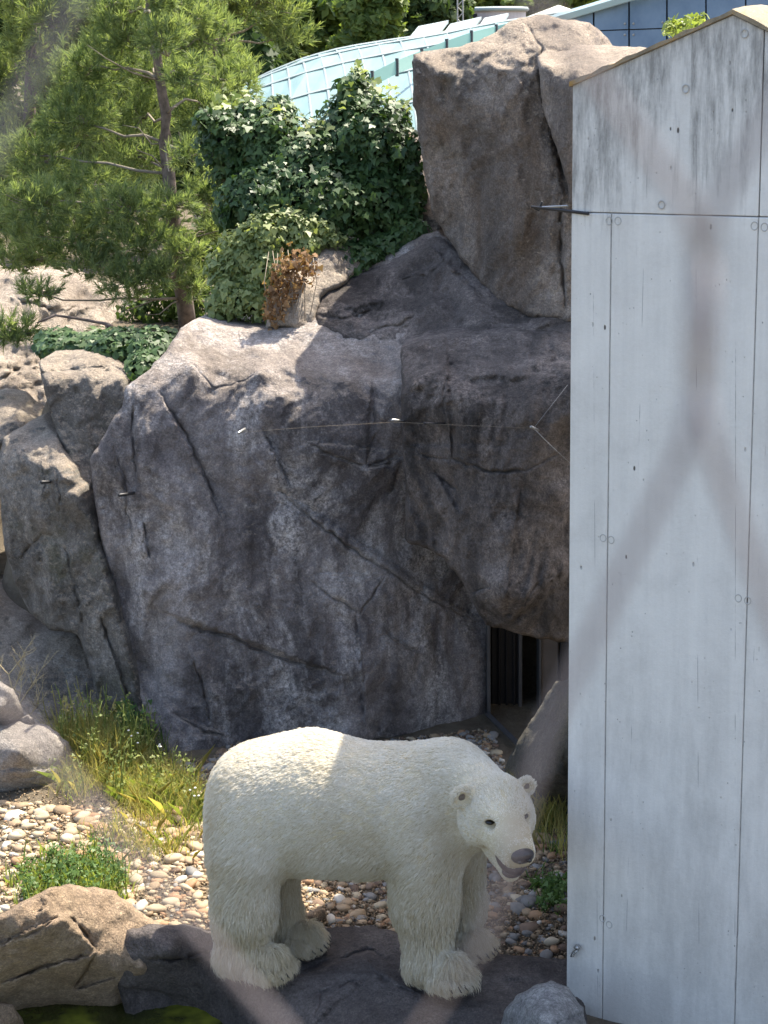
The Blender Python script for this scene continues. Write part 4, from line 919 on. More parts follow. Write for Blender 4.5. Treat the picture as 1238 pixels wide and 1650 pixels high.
def blob_pts(ells, n, rg, depth=0.5, shell=(0.78, 1.08), top=0.25):
    """points on the front and top of a union of ellipsoids given in pixels and depth"""
    C = np.array([P(e[0], e[1], e[2]) for e in ells]); s = np.array([e[2] / FPX * 1.02 for e in ells])
    R = np.array([(e[3] * q, (e[5] if len(e) > 5 else depth), e[4] * q) for e, q in zip(ells, s)])
    w = R[:, 0] * R[:, 2]; i = rg.choice(len(ells), n, p=w / w.sum())
    d = unit(rg.standard_normal((n, 3))); d[:, 1] = np.where(rg.random(n) < 0.75, -np.abs(d[:, 1]), d[:, 1]); d[:, 2] += top * rg.random(n); d = unit(d)
    bump = 1 + 0.26 * fbm((C[i] + d * R[i]) * 2.6, 3, 71)[:, None]
    p = C[i] + d * R[i] * rg.uniform(shell[0], shell[1], n)[:, None] * bump
    inside = np.zeros(n, bool)
    for j in range(len(ells)): inside |= (np.linalg.norm((p - C[j]) / R[j], axis=1) < 0.72) & (j != i)
    return p[~inside], unit(d / R[i])[~inside]
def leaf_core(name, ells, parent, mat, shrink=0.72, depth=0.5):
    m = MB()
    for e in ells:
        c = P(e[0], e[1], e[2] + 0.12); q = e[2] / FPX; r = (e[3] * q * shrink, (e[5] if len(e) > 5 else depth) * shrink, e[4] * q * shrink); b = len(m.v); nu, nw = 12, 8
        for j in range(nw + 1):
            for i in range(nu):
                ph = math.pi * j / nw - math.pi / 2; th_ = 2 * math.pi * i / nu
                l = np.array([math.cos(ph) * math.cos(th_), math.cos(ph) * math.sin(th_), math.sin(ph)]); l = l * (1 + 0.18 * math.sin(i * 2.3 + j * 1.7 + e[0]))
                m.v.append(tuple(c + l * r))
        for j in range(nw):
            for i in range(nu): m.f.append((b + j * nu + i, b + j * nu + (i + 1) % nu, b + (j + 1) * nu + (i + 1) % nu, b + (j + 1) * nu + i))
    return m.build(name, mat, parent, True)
M['core'] = plain('ivy_inner_shade', (0.018, 0.028, 0.012), 0.95, 0, 0.4, 12)  # near-black filler colour stands in for shade between the leaves

# ------------------------------------------------------------------ ivy
rg = np.random.default_rng(11)
E1 = [(372, 240, 15.9, 46, 66, .5), (430, 245, 15.8, 58, 62, .5), (490, 265, 15.7, 66, 66, .55), (560, 225, 15.8, 52, 52, .5), (585, 170, 15.9, 26, 42, .3), (612, 232, 15.6, 52, 62, .45),
      (415, 315, 15.5, 62, 62, .5), (520, 320, 15.4, 90, 78, .5), (612, 315, 15.5, 54, 85, .4), (665, 300, 15.3, 18, 90, .13), (450, 185, 16.0, 30, 32, .3), (640, 190, 15.8, 24, 28, .3), (660, 375, 15.15, 34, 24, .13), (352, 205, 15.9, 26, 24, .3), (405, 180, 16.0, 26, 22, .3)]
E1 += [(e[0] + rg.uniform(-1, 1) * e[3], e[1] + rg.uniform(-1, 0.8) * e[4], e[2] - rg.uniform(0, .3), rg.uniform(10, 24), rg.uniform(10, 26), rg.uniform(.12, .3)) for e in E1[:9] for _ in range(5)]
iv = empty('ivy', tuple(P(520, 400, 15.4)), 'dense dark green ivy mass climbing beside the tall rock slab', 'ivy')
p, n = blob_pts(E1, 21000, rg, shell=(0.66, 1.12)); n = unit(n + np.array([0, -0.25, 0.55]) + 0.55 * rg.standard_normal(n.shape))
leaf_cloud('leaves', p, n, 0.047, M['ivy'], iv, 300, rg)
leaf_core('stems', E1, iv, M['core'])
# stray shoots over the top
rgp = rg.uniform(0, 1, (260, 2)); q = np.stack([330 + 335 * rgp[:, 0], 190 - 25 * np.sin(rgp[:, 0] * 9) - 60 * np.exp(-((rgp[:, 0] - 0.74) / 0.07) ** 2) - 30 * rgp[:, 1] ** 2], 1)
pp = P(q[:, 0], q[:, 1], 15.7 + 0.3 * rg.standard_normal(260))
leaf_cloud('shoots', pp, unit(np.array([0, -0.3, 0.8]) + 0.6 * rg.standard_normal(pp.shape)), 0.05, M['ivy_light'], iv, 0, rg)['kind'] = 'stuff'
E2 = [(355, 490, 14.8, 22, 22, .2), (500, 395, 14.8, 26, 16, .15), (530, 385, 14.9, 22, 12, .15), (350, 430, 15.0, 18, 20, .2), (460, 352, 15.0, 20, 14, .2), (415, 360, 15.0, 18, 16, .2), (395, 410, 14.95, 42, 45, .3), (440, 380, 14.95, 50, 38, .35), (480, 372, 15.0, 40, 30, .3), (375, 455, 14.95, 34, 42, .35), (400, 480, 14.85, 50, 34, .3), (430, 430, 14.85, 40, 50, .25), (510, 372, 15.0, 30, 22, .25)]
iv2 = empty('ivy', tuple(P(430, 510, 14.6)), 'sunlit light green ivy clump spilling over the crest of the cliff', 'ivy')
p, n = blob_pts(E2, 6000, rg, shell=(0.66, 1.14)); n = unit(n + np.array([0, -0.3, 0.6]) + 0.6 * rg.standard_normal(n.shape))
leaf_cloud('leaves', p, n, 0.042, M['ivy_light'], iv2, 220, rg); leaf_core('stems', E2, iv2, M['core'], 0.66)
E3 = [(470, 440, 14.35, 22, 40, .12), (450, 470, 14.3, 20, 45, .12), (490, 430, 14.4, 22, 28, .12), (440, 500, 14.3, 12, 28, .1)]
p, n = blob_pts(E3, 700, rg, shell=(.4, 1.25)); dv = empty('dead_ivy', tuple(P(455, 520, 14.3)), 'hanging curtain of withered orange brown ivy leaves on the outcrop', 'ivy')
leaf_cloud('leaves', p, unit(n + 0.7 * rg.standard_normal(n.shape)), 0.036, M['dead'], dv, 120, rg)
m = MB()
for i in range(9):
    a = 432 + 9 * i + rg.uniform(-4, 4); m.tube([P(a, 400 + rg.uniform(0, 20), 14.5), P(a + rg.uniform(-8, 8), 455, 14.25), P(a - rg.uniform(0, 14), 500 + rg.uniform(0, 22), 14.2)], 0.0028, 4)
m.build('stems', M['twig'], dv, True)
E4 = [(575, 415, 15.0, 45, 22, .2), (620, 395, 15.15, 40, 22, .2), (560, 435, 14.9, 30, 16, .15)]
iv3 = empty('ivy', tuple(P(575, 440, 14.9)), 'low blue green ivy patch creeping on the shaded ledge', 'ivy')
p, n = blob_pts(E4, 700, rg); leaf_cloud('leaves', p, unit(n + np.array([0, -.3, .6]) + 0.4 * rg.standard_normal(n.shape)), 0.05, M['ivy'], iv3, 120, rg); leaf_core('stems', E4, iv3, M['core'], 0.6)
E5 = [(130, 555, 15.2, 60, 22, .4), (200, 560, 14.9, 60, 30, .4), (250, 560, 14.8, 45, 30, .4), (90, 550, 15.3, 30, 18, .3), (235, 590, 14.5, 25, 28, .3)]
iv4 = empty('ivy', tuple(P(190, 590, 14.8)), 'dark shaded ivy hollow between rock block and cliff crest', 'ivy')
p, n = blob_pts(E5, 3200, rg); leaf_cloud('leaves', p, unit(n + np.array([0, -.3, .5]) + 0.4 * rg.standard_normal(n.shape)), 0.05, M['ivy'], iv4, 150, rg); leaf_core('stems', E5, iv4, M['core'], 0.75)

# ------------------------------------------------------------------ grass and weeds
def blades(name, base, height, width, lean, mat, parent=None, rg=rg):
    n = len(base); an = rg.uniform(0, 2 * math.pi, n); side = np.stack([np.cos(an), np.sin(an), np.zeros(n)], 1)
    ln = np.stack([rg.standard_normal(n), rg.standard_normal(n), np.zeros(n)], 1) * lean
    h = (height * rg.uniform(0.45, 1.15, n))[:, None]; up_ = np.array([0, 0, 1.0])
    mid = base + up_ * h * 0.55 + ln * h * 0.35; tip = base + up_ * h * 0.92 + ln * h
    w = (width * rg.uniform(0.6, 1.3, n))[:, None]
    V = np.stack([base - side * w, base + side * w, mid + side * w * 0.7, tip, mid - side * w * 0.7], 1)
    return joined(name, V, np.array([[0, 1, 2, 3, 4]]), mat, parent)
def ground_pts(poly, n, rg):
    lo = np.min(poly, 0); hi = np.max(poly, 0); q = rg.uniform(lo, hi, (n * 4, 2)); q = q[in_poly(q, poly)][:n]
    g = G(q[:, 0], q[:, 1], 0.0); g[:, 2] = hz(g[:, 0], g[:, 1]); return g
def weed(name, label, poly, specs, leafy=None):
    c = ground_pts(poly, 40, rg).mean(0); o = empty(name, tuple(c), label, 'weed')
    for nm, n, h, w, ln, mat in specs:
        cl = ground_pts(poly, max(6, n // 22), rg); b = cl[rg.integers(0, len(cl), n)] + rg.standard_normal((n, 3)) * np.array([0.06, 0.08, 0]); b[:, 2] = hz(b[:, 0], b[:, 1]) - 0.01
        blades(nm, b, h, w, ln, mat, o)['kind'] = 'stuff'
    if leafy:
        n, h, ls, mat = leafy; b = ground_pts(poly, n, rg); m = MB(); LP = []; LN = []
        for q in b:
            top = q + np.array([rg.normal() * 0.1, rg.normal() * 0.1, 1.0]) * h * rg.uniform(0.6, 1.2); pts = bez(q, (q + top) / 2 + np.array([rg.normal() * .05, rg.normal() * .05, 0.05]), top, 6)
            m.tube(pts, [0.006, 0.005, 0.004, 0.0035, 0.003, 0.002], 4)
            for t in rg.uniform(0.15, 1, 16):
                c0 = pts[int(t * 5)] + rg.normal(size=3) * 0.025; LP.append(c0); LN.append((rg.normal() * .5, rg.normal() * .5 - .3, .8))
        m.build('stem', mat, o, True); leaf_cloud('leaves', np.array(LP), unit(np.array(LN)), ls, mat, o, 0, rg)
    return o
weed('weed_clump', 'tall mixed green and straw coloured weeds beside the flat grey boulder', [(120, 1240), (190, 1228), (260, 1250), (320, 1290), (325, 1330), (250, 1325), (150, 1310), (95, 1300), (100, 1265)],
     [('grass', 1500, 0.20, 0.0028, 0.6, M['grass']), ('straw', 2200, 0.24, 0.0022, 0.6, M['straw'])], (46, 0.30, 0.018, M['grass']))
weed('weed_clump', 'tall wispy yellow green weeds before the shaded rock shelf', [(95, 1225), (150, 1215), (230, 1235), (250, 1262), (170, 1270), (100, 1262)],
     [('straw', 900, 0.42, 0.0022, 0.35, M['straw']), ('grass', 500, 0.36, 0.0026, 0.4, M['grass'])], (40, 0.50, 0.016, M['grass']))
weed('weed_clump', 'low bright green weed patch behind the tan boulder', [(30, 1430), (90, 1398), (150, 1392), (205, 1405), (210, 1450), (160, 1462), (100, 1455), (40, 1465)],
     [('grass', 900, 0.16, 0.006, 0.35, M['grass'])], (90, 0.15, 0.018, M['grass_dark']))
weed('weed_clump', 'sparse thin weeds among the pebbles by the bear rump', [(200, 1330), (320, 1310), (322, 1370), (260, 1400), (200, 1390), (150, 1360)],
     [('straw', 500, 0.16, 0.003, 0.4, M['straw']), ('grass', 260, 0.15, 0.004, 0.4, M['grass'])])
weed('weed_clump', 'yellow green leafy stalks at the foot of the grey buttress', [(90, 1200), (170, 1190), (215, 1215), (190, 1240), (110, 1240)],
     [('straw', 350, 0.34, 0.004, 0.25, M['straw']), ('grass', 260, 0.30, 0.004, 0.3, M['grass'])], (26, 0.46, 0.016, M['straw']))
weed('bush', 'dark green leafy bush in shade at the cliff foot', [(175, 1195), (235, 1190), (250, 1215), (200, 1225)], [('grass', 300, 0.30, 0.006, 0.3, M['grass_dark'])], (34, 0.36, 0.036, M['grass_dark']))
weed('weed_clump', 'thin straw weeds at the foot of the mossy leaning boulder', [(840, 1300), (908, 1310), (908, 1375), (850, 1370)], [('straw', 420, 0.30, 0.003, 0.35, M['straw']), ('grass', 160, 0.2, 0.004, 0.4, M['grass_dark'])])
weed('weed_clump', 'small dark green weed tuft against the concrete wall', [(868, 1425), (908, 1425), (908, 1470), (875, 1470)], [('grass', 160, 0.10, 0.006, 0.5, M['grass_dark'])], (26, 0.09, 0.022, M['grass_dark']))
weed('weed_clump', 'mossy grass tuft under the middle of the cliff', [(470, 1190), (560, 1188), (565, 1200), (470, 1204)], [('grass', 200, 0.12, 0.004, 0.4, M['grass_dark'])])
# dry branching plant
dr = G(66, 1215, 0.02); dp = empty('dry_plant', tuple(dr), 'leafless straw coloured branching plant before the shaded shelf', 'plant')
m = MB()
def twig(p, d, L, r, lev):
    pts = [p]; n = 5
    for i in range(n): d = nz3(d + rg.normal(size=3) * 0.13 + np.array([0, 0, 0.04])); pts.append(pts[-1] + d * L / n)
    m.tube(pts, list(np.linspace(r, r * 0.45, n + 1)), 5)
    if lev:
        for i in range(2, n + 1):
            for s_ in range(2 if lev > 1 else 1):
                ax = nz3(np.array([rg.normal(), rg.normal() * 0.6, 0.35 * rg.random()])); twig(pts[i], nz3(d * 0.75 + ax * 0.8), L * rg.uniform(0.28, 0.5), r * 0.5, lev - 1)
twig(dr, np.array([-0.05, 0, 1.0]), 0.72, 0.010, 3); m.build('stem', M['dry'], dp, True)
# white flower stalks
for i, (px, py, h) in enumerate(((228, 1262, 0.34), (268, 1275, 0.26), (312, 1318, 0.22))):
    g = G(px, py, 0.0); g[2] = hz(g[0], g[1])
    fo_ = empty('flower_stalk', tuple(g), 'thin green stalk with small white flowers in the weeds', 'flower', 'flowering stalks in the weeds')
    top = g + np.array([rg.normal() * .04, rg.normal() * .04, h]); m = MB(); m.tube(bez(g, (g + top) / 2 + np.array([.03, 0, 0]), top, 6), 0.003, 4); m.build('stem', M['grass'], fo_, True)
    for q in range(4):
        c = top + np.array([rg.normal() * .03, rg.normal() * .03, -abs(rg.normal()) * .05]); ellmesh('flower', c, (0.009, 0.009, 0.006), None, M['flower'], fo_, 8, 5)

# ------------------------------------------------------------------ pine tree
def tufts(name, pos, dirs, per, length, width, mat, parent, rg):
    i = np.repeat(np.arange(len(pos)), per); N = len(i)
    d = unit(dirs[i] + 0.48 * rg.standard_normal((N, 3))); b = pos[i] + dirs[i] * rg.uniform(-0.5, 0.5, N)[:, None] * length * 1.2
    s = unit(np.cross(d, rg.standard_normal((N, 3)))) * width; L = (length * rg.uniform(0.65, 1.2, N))[:, None]
    V = np.stack([b - s, b + s, b + d * L + s * 0.3, b + d * L - s * 0.3], 1)
    return joined(name, V, np.array([[0, 1, 2, 3]]), mat, parent)
def pine(label, trunk, clumps, r0, per, length, width, dens, mat, name='pine_tree', bark=M['bark'], spread=0.55):
    T = np.array([P(*q) for q in trunk]); o = empty(name, tuple(T[0]), label, 'tree')
    MB().tube(list(T), list(np.linspace(r0, r0 * 0.35, len(T))), 9).build('trunk', bark, o, True)
    for _ in range(16 if name == 'pine_tree' and r0 < 0.1 else 0):      # dead twigs on the bare part of the trunk
        j = rg.integers(1, 9); a_ = T[j]; d_ = nz3((rg.normal(), rg.normal() * .5 - .3, rg.normal() * .35)); e_ = a_ + d_ * rg.uniform(.25, .6)
        MB().tube([a_, (a_ + e_) / 2 + np.array([0, 0, rg.normal() * .04]), e_, e_ + d_ * .12 + np.array([rg.normal() * .06, 0, rg.normal() * .06])], [.010, .007, .005, .002], 5).build('dead_twig', M['twig'], o, True)
    PO, DI = [], []
    for cx, cy, rx, ry, dy in clumps:
        Yc = trunk[0][2] + dy; c = P(cx, cy, Yc); q = Yc / FPX; n = max(6, int(rx * ry * dens))
        l = unit(rg.standard_normal((n, 3))) * (rg.random(n) ** 0.45)[:, None]; R = np.array([rx * q, spread * (rx + ry) / 2 * q * 1.6, ry * q])
        pt = c + l * R; PO.append(pt); DI.append(unit(l * 0.8 + np.array([0, 0, 0.55]) + 0.4 * rg.standard_normal((n, 3))))
        # limb from the trunk to the clump
        j = int(np.argmin(np.abs(T[:, 2] - (c[2] - 0.25 * abs(c[0] - T[0, 0]) * 0.6)))); s0 = T[j]
        pts = bez(s0, (s0 + c) / 2 + np.array([rg.normal() * .06, rg.normal() * .1, rg.normal() * .1]), c, 6); pts[1:-1] += rg.normal(size=(4, 3)) * 0.022; rr = 0.019 * min(1, r0 / 0.1)
        br = MB(); br.tube(pts, list(np.linspace(rr, rr * 0.35, 6)), 6)
        for e in pt[:: max(1, n // 9)]: br.tube([c + (s0 - c) * 0.15, (c + e) / 2 + np.array([0, 0, -0.02]), e], [rr * 0.4, rr * 0.28, rr * 0.12], 4)
        br.build('branch', M['twig'], o, True)
    tufts('crown', np.concatenate(PO), np.concatenate(DI), per, length, width, mat, o, rg); return o
cl = [(60, 330, 70, 40, -.4), (140, 300, 70, 36, .2), (200, 335, 75, 34, -.5), (110, 385, 100, 34, -.3), (235, 385, 70, 32, -.6), (330, 310, 42, 40, -.2), (210, 455, 52, 34, -.7), (40, 415, 60, 26, 0), (150, 425, 60, 24, -.5), (20, 535, 45, 28, -1.2), (340, 370, 26, 20, .1),
      (330, 60, 52, 46, .2), (200, 60, 66, 50, .3), (290, 20, 60, 40, 0), (120, 190, 64, 46, .4), (330, 170, 60, 54, .5), (220, 190, 50, 40, .8), (230, 250, 60, 34, .5), (140, 110, 60, 50, .6), (380, 130, 44, 46, .8), (180, 0, 70, 40, .4), (370, 240, 40, 40, .8), (60, 250, 60, 40, .5),
      (250, 120, 50, 40, .9), (10, 360, 40, 40, .3), (280, 430, 30, 24, .2), (60, 470, 40, 16, -.8), (280, 330, 34, 26, -.8), (300, 405, 34, 22, -.7), (262, 440, 34, 24, -.8), (310, 455, 30, 26, -.6), (262, 60, 44, 30, -.7), (250, -10, 50, 30, -.6), (300, 120, 34, 30, -.6), (300, 250, 30, 22, -.6)]
pine('green pine tree with reddish trunk rising behind the cliff', [(303, 530, 17.2), (297, 480, 17.2), (286, 430, 17.2), (284, 380, 17.2), (275, 335, 17.2), (272, 280, 17.25), (265, 230, 17.25), (268, 185, 17.2), (258, 130, 17.1), (252, 80, 17.2), (241, 20, 17.2), (238, -80, 17.2)], cl, 0.085, 30, 0.085, 0.0040, 0.050, M['needle'])
cl = [(20 + 55 * (i % 5) + rg.uniform(-20, 20), -30 + 62 * (i // 5) + rg.uniform(-20, 20), 55, 44, rg.uniform(-1, 1)) for i in range(35)]
pine('hazy blue green pine standing behind the nearer pine', [(40, 520, 24), (44, 300, 24), (50, 100, 24), (55, -80, 24)], cl, 0.12, 24, 0.13, 0.007, 0.028, M['needle2'])
cl = [(330 + 45 * (i % 4) + rg.uniform(-18, 18), -40 + 50 * (i // 4) + rg.uniform(-16, 16), 44, 34, rg.uniform(-1, 1)) for i in range(22)]
cl = [c_ for c_ in cl if not (c_[1] > 55 and c_[0] > 375)]
pine('feathery olive green conifer rising left of the glass roof', [(345, 420, 26), (350, 200, 26), (352, 60, 26), (365, -80, 26)], cl, 0.12, 24, 0.13, 0.007, 0.034, M['needle2'], 'conifer_tree')

def broad(label, trunk_px, Y, ells, n, size, mat, name='broadleaf_tree'):
    t0 = P(trunk_px[0], trunk_px[1], Y); t0[2] = hz(t0[0], t0[1]); o = empty(name, tuple(t0), label, 'tree')
    top = P(ells[0][0], ells[0][1], Y); MB().tube(list(bez(t0, (t0 + top) / 2 + np.array([.2, 0, 0]), top, 6)), [0.25, 0.2, 0.17, 0.13, 0.1, 0.06], 8).build('trunk', M['bark'], o, True)
    C = np.array([P(e[0], e[1], Y) for e in ells]); R = np.array([(e[2] * Y / FPX, max(e[2], e[3]) * Y / FPX, e[3] * Y / FPX) for e in ells])
    w = R[:, 0] * R[:, 2]; sub_n = 26                        # every bough is a set of leaf clumps
    cc, cr = [], []
    for c, r in zip(C, R):
        d = unit(rg.standard_normal((sub_n, 3))); cc.append(c + d * r * rg.uniform(0.55, 1.0, sub_n)[:, None]); cr.append(np.tile(r, (sub_n, 1)) * rg.uniform(0.22, 0.42, (sub_n, 1)))
        MB().tube([top + (t0 - top) * 0.2, (top + c) / 2, c], [0.08, 0.06, 0.03], 5).build('limb', M['bark'], o, True)
    cc = np.concatenate(cc); cr = np.concatenate(cr); i = rg.integers(0, len(cc), n)
    d = unit(rg.standard_normal((n, 3))); p = cc[i] + d * cr[i] * (rg.random(n) ** 0.4)[:, None]
    nn = unit(d + np.array([0, -.2, .6]) + 0.6 * rg.standard_normal((n, 3))); a, t, nn = frames(nn, rg); sz = (size * rg.uniform(0.6, 1.3, n))[:, None]
    V = np.stack([p - t * sz, p + a * sz * .6, p + t * sz, p - a * sz * .6], 1)
    joined('crown', V, np.array([[0, 1, 2, 3]]), mat, o); return o
broad('dense mid green broadleaf tree behind the glass roof', (500, 200), 46, [(500, 20, 70, 60), (440, 10, 60, 50), (560, 15, 50, 50), (540, 60, 60, 40), (470, 60, 60, 40), (450, 110, 50, 40)], 16000, 0.17, M['decid'])
broad('bright green rounded tree beside the dark conifer', (610, 200), 44, [(610, 45, 36, 40), (590, 20, 40, 40), (620, 0, 30, 30), (580, 80, 40, 24)], 8000, 0.16, M['decid'])
broad('dark needle tree towering behind the white round building', (690, 200), 52, [(685, 0, 50, 50), (665, 40, 40, 40), (715, 20, 40, 50), (690, 60, 60, 30), (640, 10, 40, 40)], 13000, 0.16, M['decid2'])
broad('olive green treetops behind the white round building', (820, 200), 75, [(790, 0, 60, 34), (850, -4, 60, 30), (910, -4, 50, 28), (760, 20, 40, 30), (960, -20, 60, 30), (740, -10, 40, 40)], 14000, 0.20, M['decid'])
broad('dark leafy tree filling the gap behind the pines', (200, 300), 38, [(120, 120, 120, 100), (260, 60, 100, 90), (60, 300, 100, 120), (200, 260, 120, 110), (300, 220, 100, 100), (0, 60, 100, 100), (380, 60, 80, 90), (330, 360, 60, 60)], 26000, 0.20, M['decid2'])
E6 = [(300, 470, 18.2, 60, 50, .6), (240, 500, 18.2, 50, 34, .5), (340, 500, 17.8, 40, 40, .4), (340, 410, 18.4, 50, 60, .5)]
bu = empty('bush', tuple(P(300, 520, 18.2)), 'dark undergrowth around the foot of the pine trunk', 'bush')
p, n = blob_pts(E6, 2600, rg, shell=(0.4, 1.1)); leaf_cloud('leaves', p, unit(n + .7 * rg.standard_normal(n.shape)), 0.05, M['decid2'], bu, 0, rg)
m = MB(); m.tube([P(60, 520, 15.9), P(90, 508, 15.9), P(130, 514, 15.9), P(172, 522, 15.9), P(180, 526, 15.8)], [0.008, .012, .014, .016, .02], 6); m.tube([P(172, 524, 15.9), P(180, 560, 15.8)], 0.015, 6)
tag(m.build('fallen_branch', M['bark'], None, True), 'bare bent branch over the dark ivy before the pale rocks', 'branch')
E7 = [(1100, 40, 11.6, 22, 12, .15), (1080, 48, 11.6, 12, 10, .12), (1125, 34, 11.6, 14, 10, .12)]
sg = empty('shrub', tuple(P(1100, 75, 11.5)), 'small leafy green sprig growing behind the sloped wall top', 'shrub')
p, n = blob_pts(E7, 260, rg, shell=(0.2, 1.2)); leaf_cloud('leaves', p, unit(n + .7 * rg.standard_normal(n.shape)), 0.03, M['grass'], sg, 0, rg)
m = MB()
for a in (1085, 1096, 1105, 1118): m.tube([P(a, 130, 11.6), P(a + 4, 60, 11.6), P(a + rg.uniform(-8, 8), 28, 11.6)], 0.005, 4)
m.build('stem', M['grass'], sg, True)
#@@BACK
# ------------------------------------------------------------------ buildings behind
def lerp_curve(c, u):
    c = np.array(c, float); t = u * (len(c) - 1); i = min(int(t), len(c) - 2); return c[i] + (c[i + 1] - c[i]) * (t - i)
k = NT('tinted_roof_glass'); v = k.mp()
k.col(k.ramp(k.noise(k.mp((3, 0.4, 1)), 1.2, 6, 0.6), [(0.3, (0.13, 0.22, 0.22)), (0.7, (0.20, 0.295, 0.29))])).rough(0.45).spec(0.3); M['roof_glass'] = k.m
M['roof_bar'] = plain('white_roof_bar', (0.30, 0.36, 0.355), 0.6)
k = NT('green_gutter_glass'); k.col((0.22, 0.38, 0.33)).rough(0.2).spec(0.6); M['green_glass'] = k.m
TOP = [(400, 140, 38), (440, 118, 38), (490, 96, 38), (550, 80, 38), (620, 70, 38), (700, 60, 38), (780, 46, 38), (900, 30, 38)]
BOT = [(380, 300, 27), (450, 285, 27), (520, 270, 27), (590, 255, 27), (660, 235, 27), (740, 215, 27), (820, 190, 27), (960, 160, 27)]
def rp(u, w):
    a = P(*lerp_curve(TOP, u)); b = P(*lerp_curve(BOT, u)); p = b + (a - b) * w; p[2] += 0.55 * math.sin(math.pi * w); return p
gr = empty('glass_roof', tuple(P(640, 300, 32)), 'long curved pale teal glass greenhouse roof behind the ivy', 'roof')
NU, NW = 15, 6
for i in range(NU):
    for j in range(NW):
        a, b, c, d = rp(i / NU, j / NW), rp((i + 1) / NU, j / NW), rp((i + 1) / NU, (j + 1) / NW), rp(i / NU, (j + 1) / NW); e = np.array([0, 0, -0.04]); cen = (a + b + c + d) / 4
        q = [x + (cen - x) * 0.012 for x in (a, b, c, d)]; tw = np.array([0, 0, random.uniform(-.015, .015)])
        m = MB(); m.add([x + tw * s_ for x, s_ in zip(q, (1, -1, 1, -1))] + [x + e for x in q], [(0, 1, 2, 3), (7, 6, 5, 4), (0, 4, 5, 1), (1, 5, 6, 2), (2, 6, 7, 3), (3, 7, 4, 0)]); m.build('pane', M['roof_glass'], gr)
for i in range(NU + 1): MB().tube([rp(i / NU, w) for w in np.linspace(0, 1, 7)], 0.018, 4).build('rafter', M['roof_bar'], gr)
for j in range(NW + 1): MB().tube([rp(u, j / NW) + np.array([0, 0, .01]) for u in np.linspace(0, 1, 16)], 0.03, 4).build('purlin', M['roof_bar'], gr)
# green glass upstand along the roof with posts
GU = [(560, 150, 28.0), (600, 128, 28.6), (640, 108, 29.2), (680, 92, 30), (720, 76, 30.6), (760, 62, 31.2), (800, 52, 32), (850, 40, 32.5)]
for a, b in zip(GU[:-1], GU[1:]):
    p0, p1 = P(*a), P(*b); h = np.array([0, 0, 0.10]); m = MB(); y = np.array([0, 0.05, 0]); g_ = (p1 - p0) * 0.01
    m.add([p0 + g_ - h, p1 - g_ - h, p1 - g_ + h, p0 + g_ + h, p0 + g_ - h + y, p1 - g_ - h + y, p1 - g_ + h + y, p0 + g_ + h + y], [(0, 1, 2, 3), (7, 6, 5, 4), (0, 4, 5, 1), (1, 5, 6, 2), (2, 6, 7, 3), (3, 7, 4, 0)]); m.build('upstand_pane', M['green_glass'], gr)
    MB().tube([p0 - h * 1.4, p0 + h * 1.3], 0.03, 5).build('post', M['door_frame'], gr)
for (x0, y0, x1, y1) in ((655, 66, 705, 56), (708, 62, 760, 50), (765, 52, 805, 44)):
    a, b = P(x0, y0, 35), P(x1, y1, 35); d = np.array([0.25, 1.2, 0.28]); m = MB(); e = np.array([0, 0, -.05])
    m.add([a, b, b + d, a + d, a + e, b + e, b + d + e, a + d + e], [(0, 1, 2, 3), (7, 6, 5, 4), (0, 4, 5, 1), (1, 5, 6, 2), (2, 6, 7, 3), (3, 7, 4, 0)]); m.build('roof_vent', M['roof_bar'], gr)
# white round building
k = NT('white_render'); k.col(k.ramp(k.noise(k.mp((1, 1, .3)), .8, 5), [(0.35, (0.42, 0.36, 0.35)), (0.6, (0.62, 0.58, 0.56))])).rough(0.8); M['render'] = k.m
c0 = P(796, 30, 56); rr = 50 * 56 / FPX; zt_ = P(796, 16, 56)[2]; zb = hz(c0[0], 56)
rb = empty('round_building', (c0[0], c0[1], float(zb)), 'pale round drum shaped building beyond the glass roof', 'building')
m = MB(); N = 40
for z in (zb, zt_): m.v += [(c0[0] + rr * math.cos(2 * math.pi * i / N), c0[1] + rr * math.sin(2 * math.pi * i / N), float(z)) for i in range(N)]
m.f += [(i, (i + 1) % N, N + (i + 1) % N, N + i) for i in range(N)] + [tuple(range(N, 2 * N))]; m.build('wall', M['render'], rb)
m = MB(); m.tube([(c0[0] + (rr + .03) * math.cos(2 * math.pi * i / N), c0[1] + (rr + .03) * math.sin(2 * math.pi * i / N), zt_) for i in range(N + 1)], 0.07, 5); m.build('parapet', M['roof_bar'], rb, True)
a = P(757, 40, 54.95); m = MB(); m.box((a[0] - .06, a[1] - .3, a[2] - .45), (a[0] + .2, a[1] + .2, a[2] + .3)); m.build('door', M['door_dark'], rb)
ms = P(742, 60, 50); o = empty('mast', tuple((ms[0], ms[1], float(hz(ms[0], 50)))), 'slim lattice mast beside the pale round building', 'mast')
for s_ in (-.07, .07): MB().tube([(ms[0] + s_, 50, hz(ms[0], 50)), (ms[0] + s_, 50, P(742, -60, 50)[2])], 0.02, 5).build('leg', M['steel'], o)
z0, z1 = P(742, 60, 50)[2], P(742, -60, 50)[2]
for i in range(12):
    za, zb_ = z0 + (z1 - z0) * i / 12, z0 + (z1 - z0) * (i + 1) / 12; s_ = .07 if i % 2 else -.07; MB().tube([(ms[0] - s_, 50, za), (ms[0] + s_, 50, zb_)], 0.012, 4).build('brace', M['steel'], o)
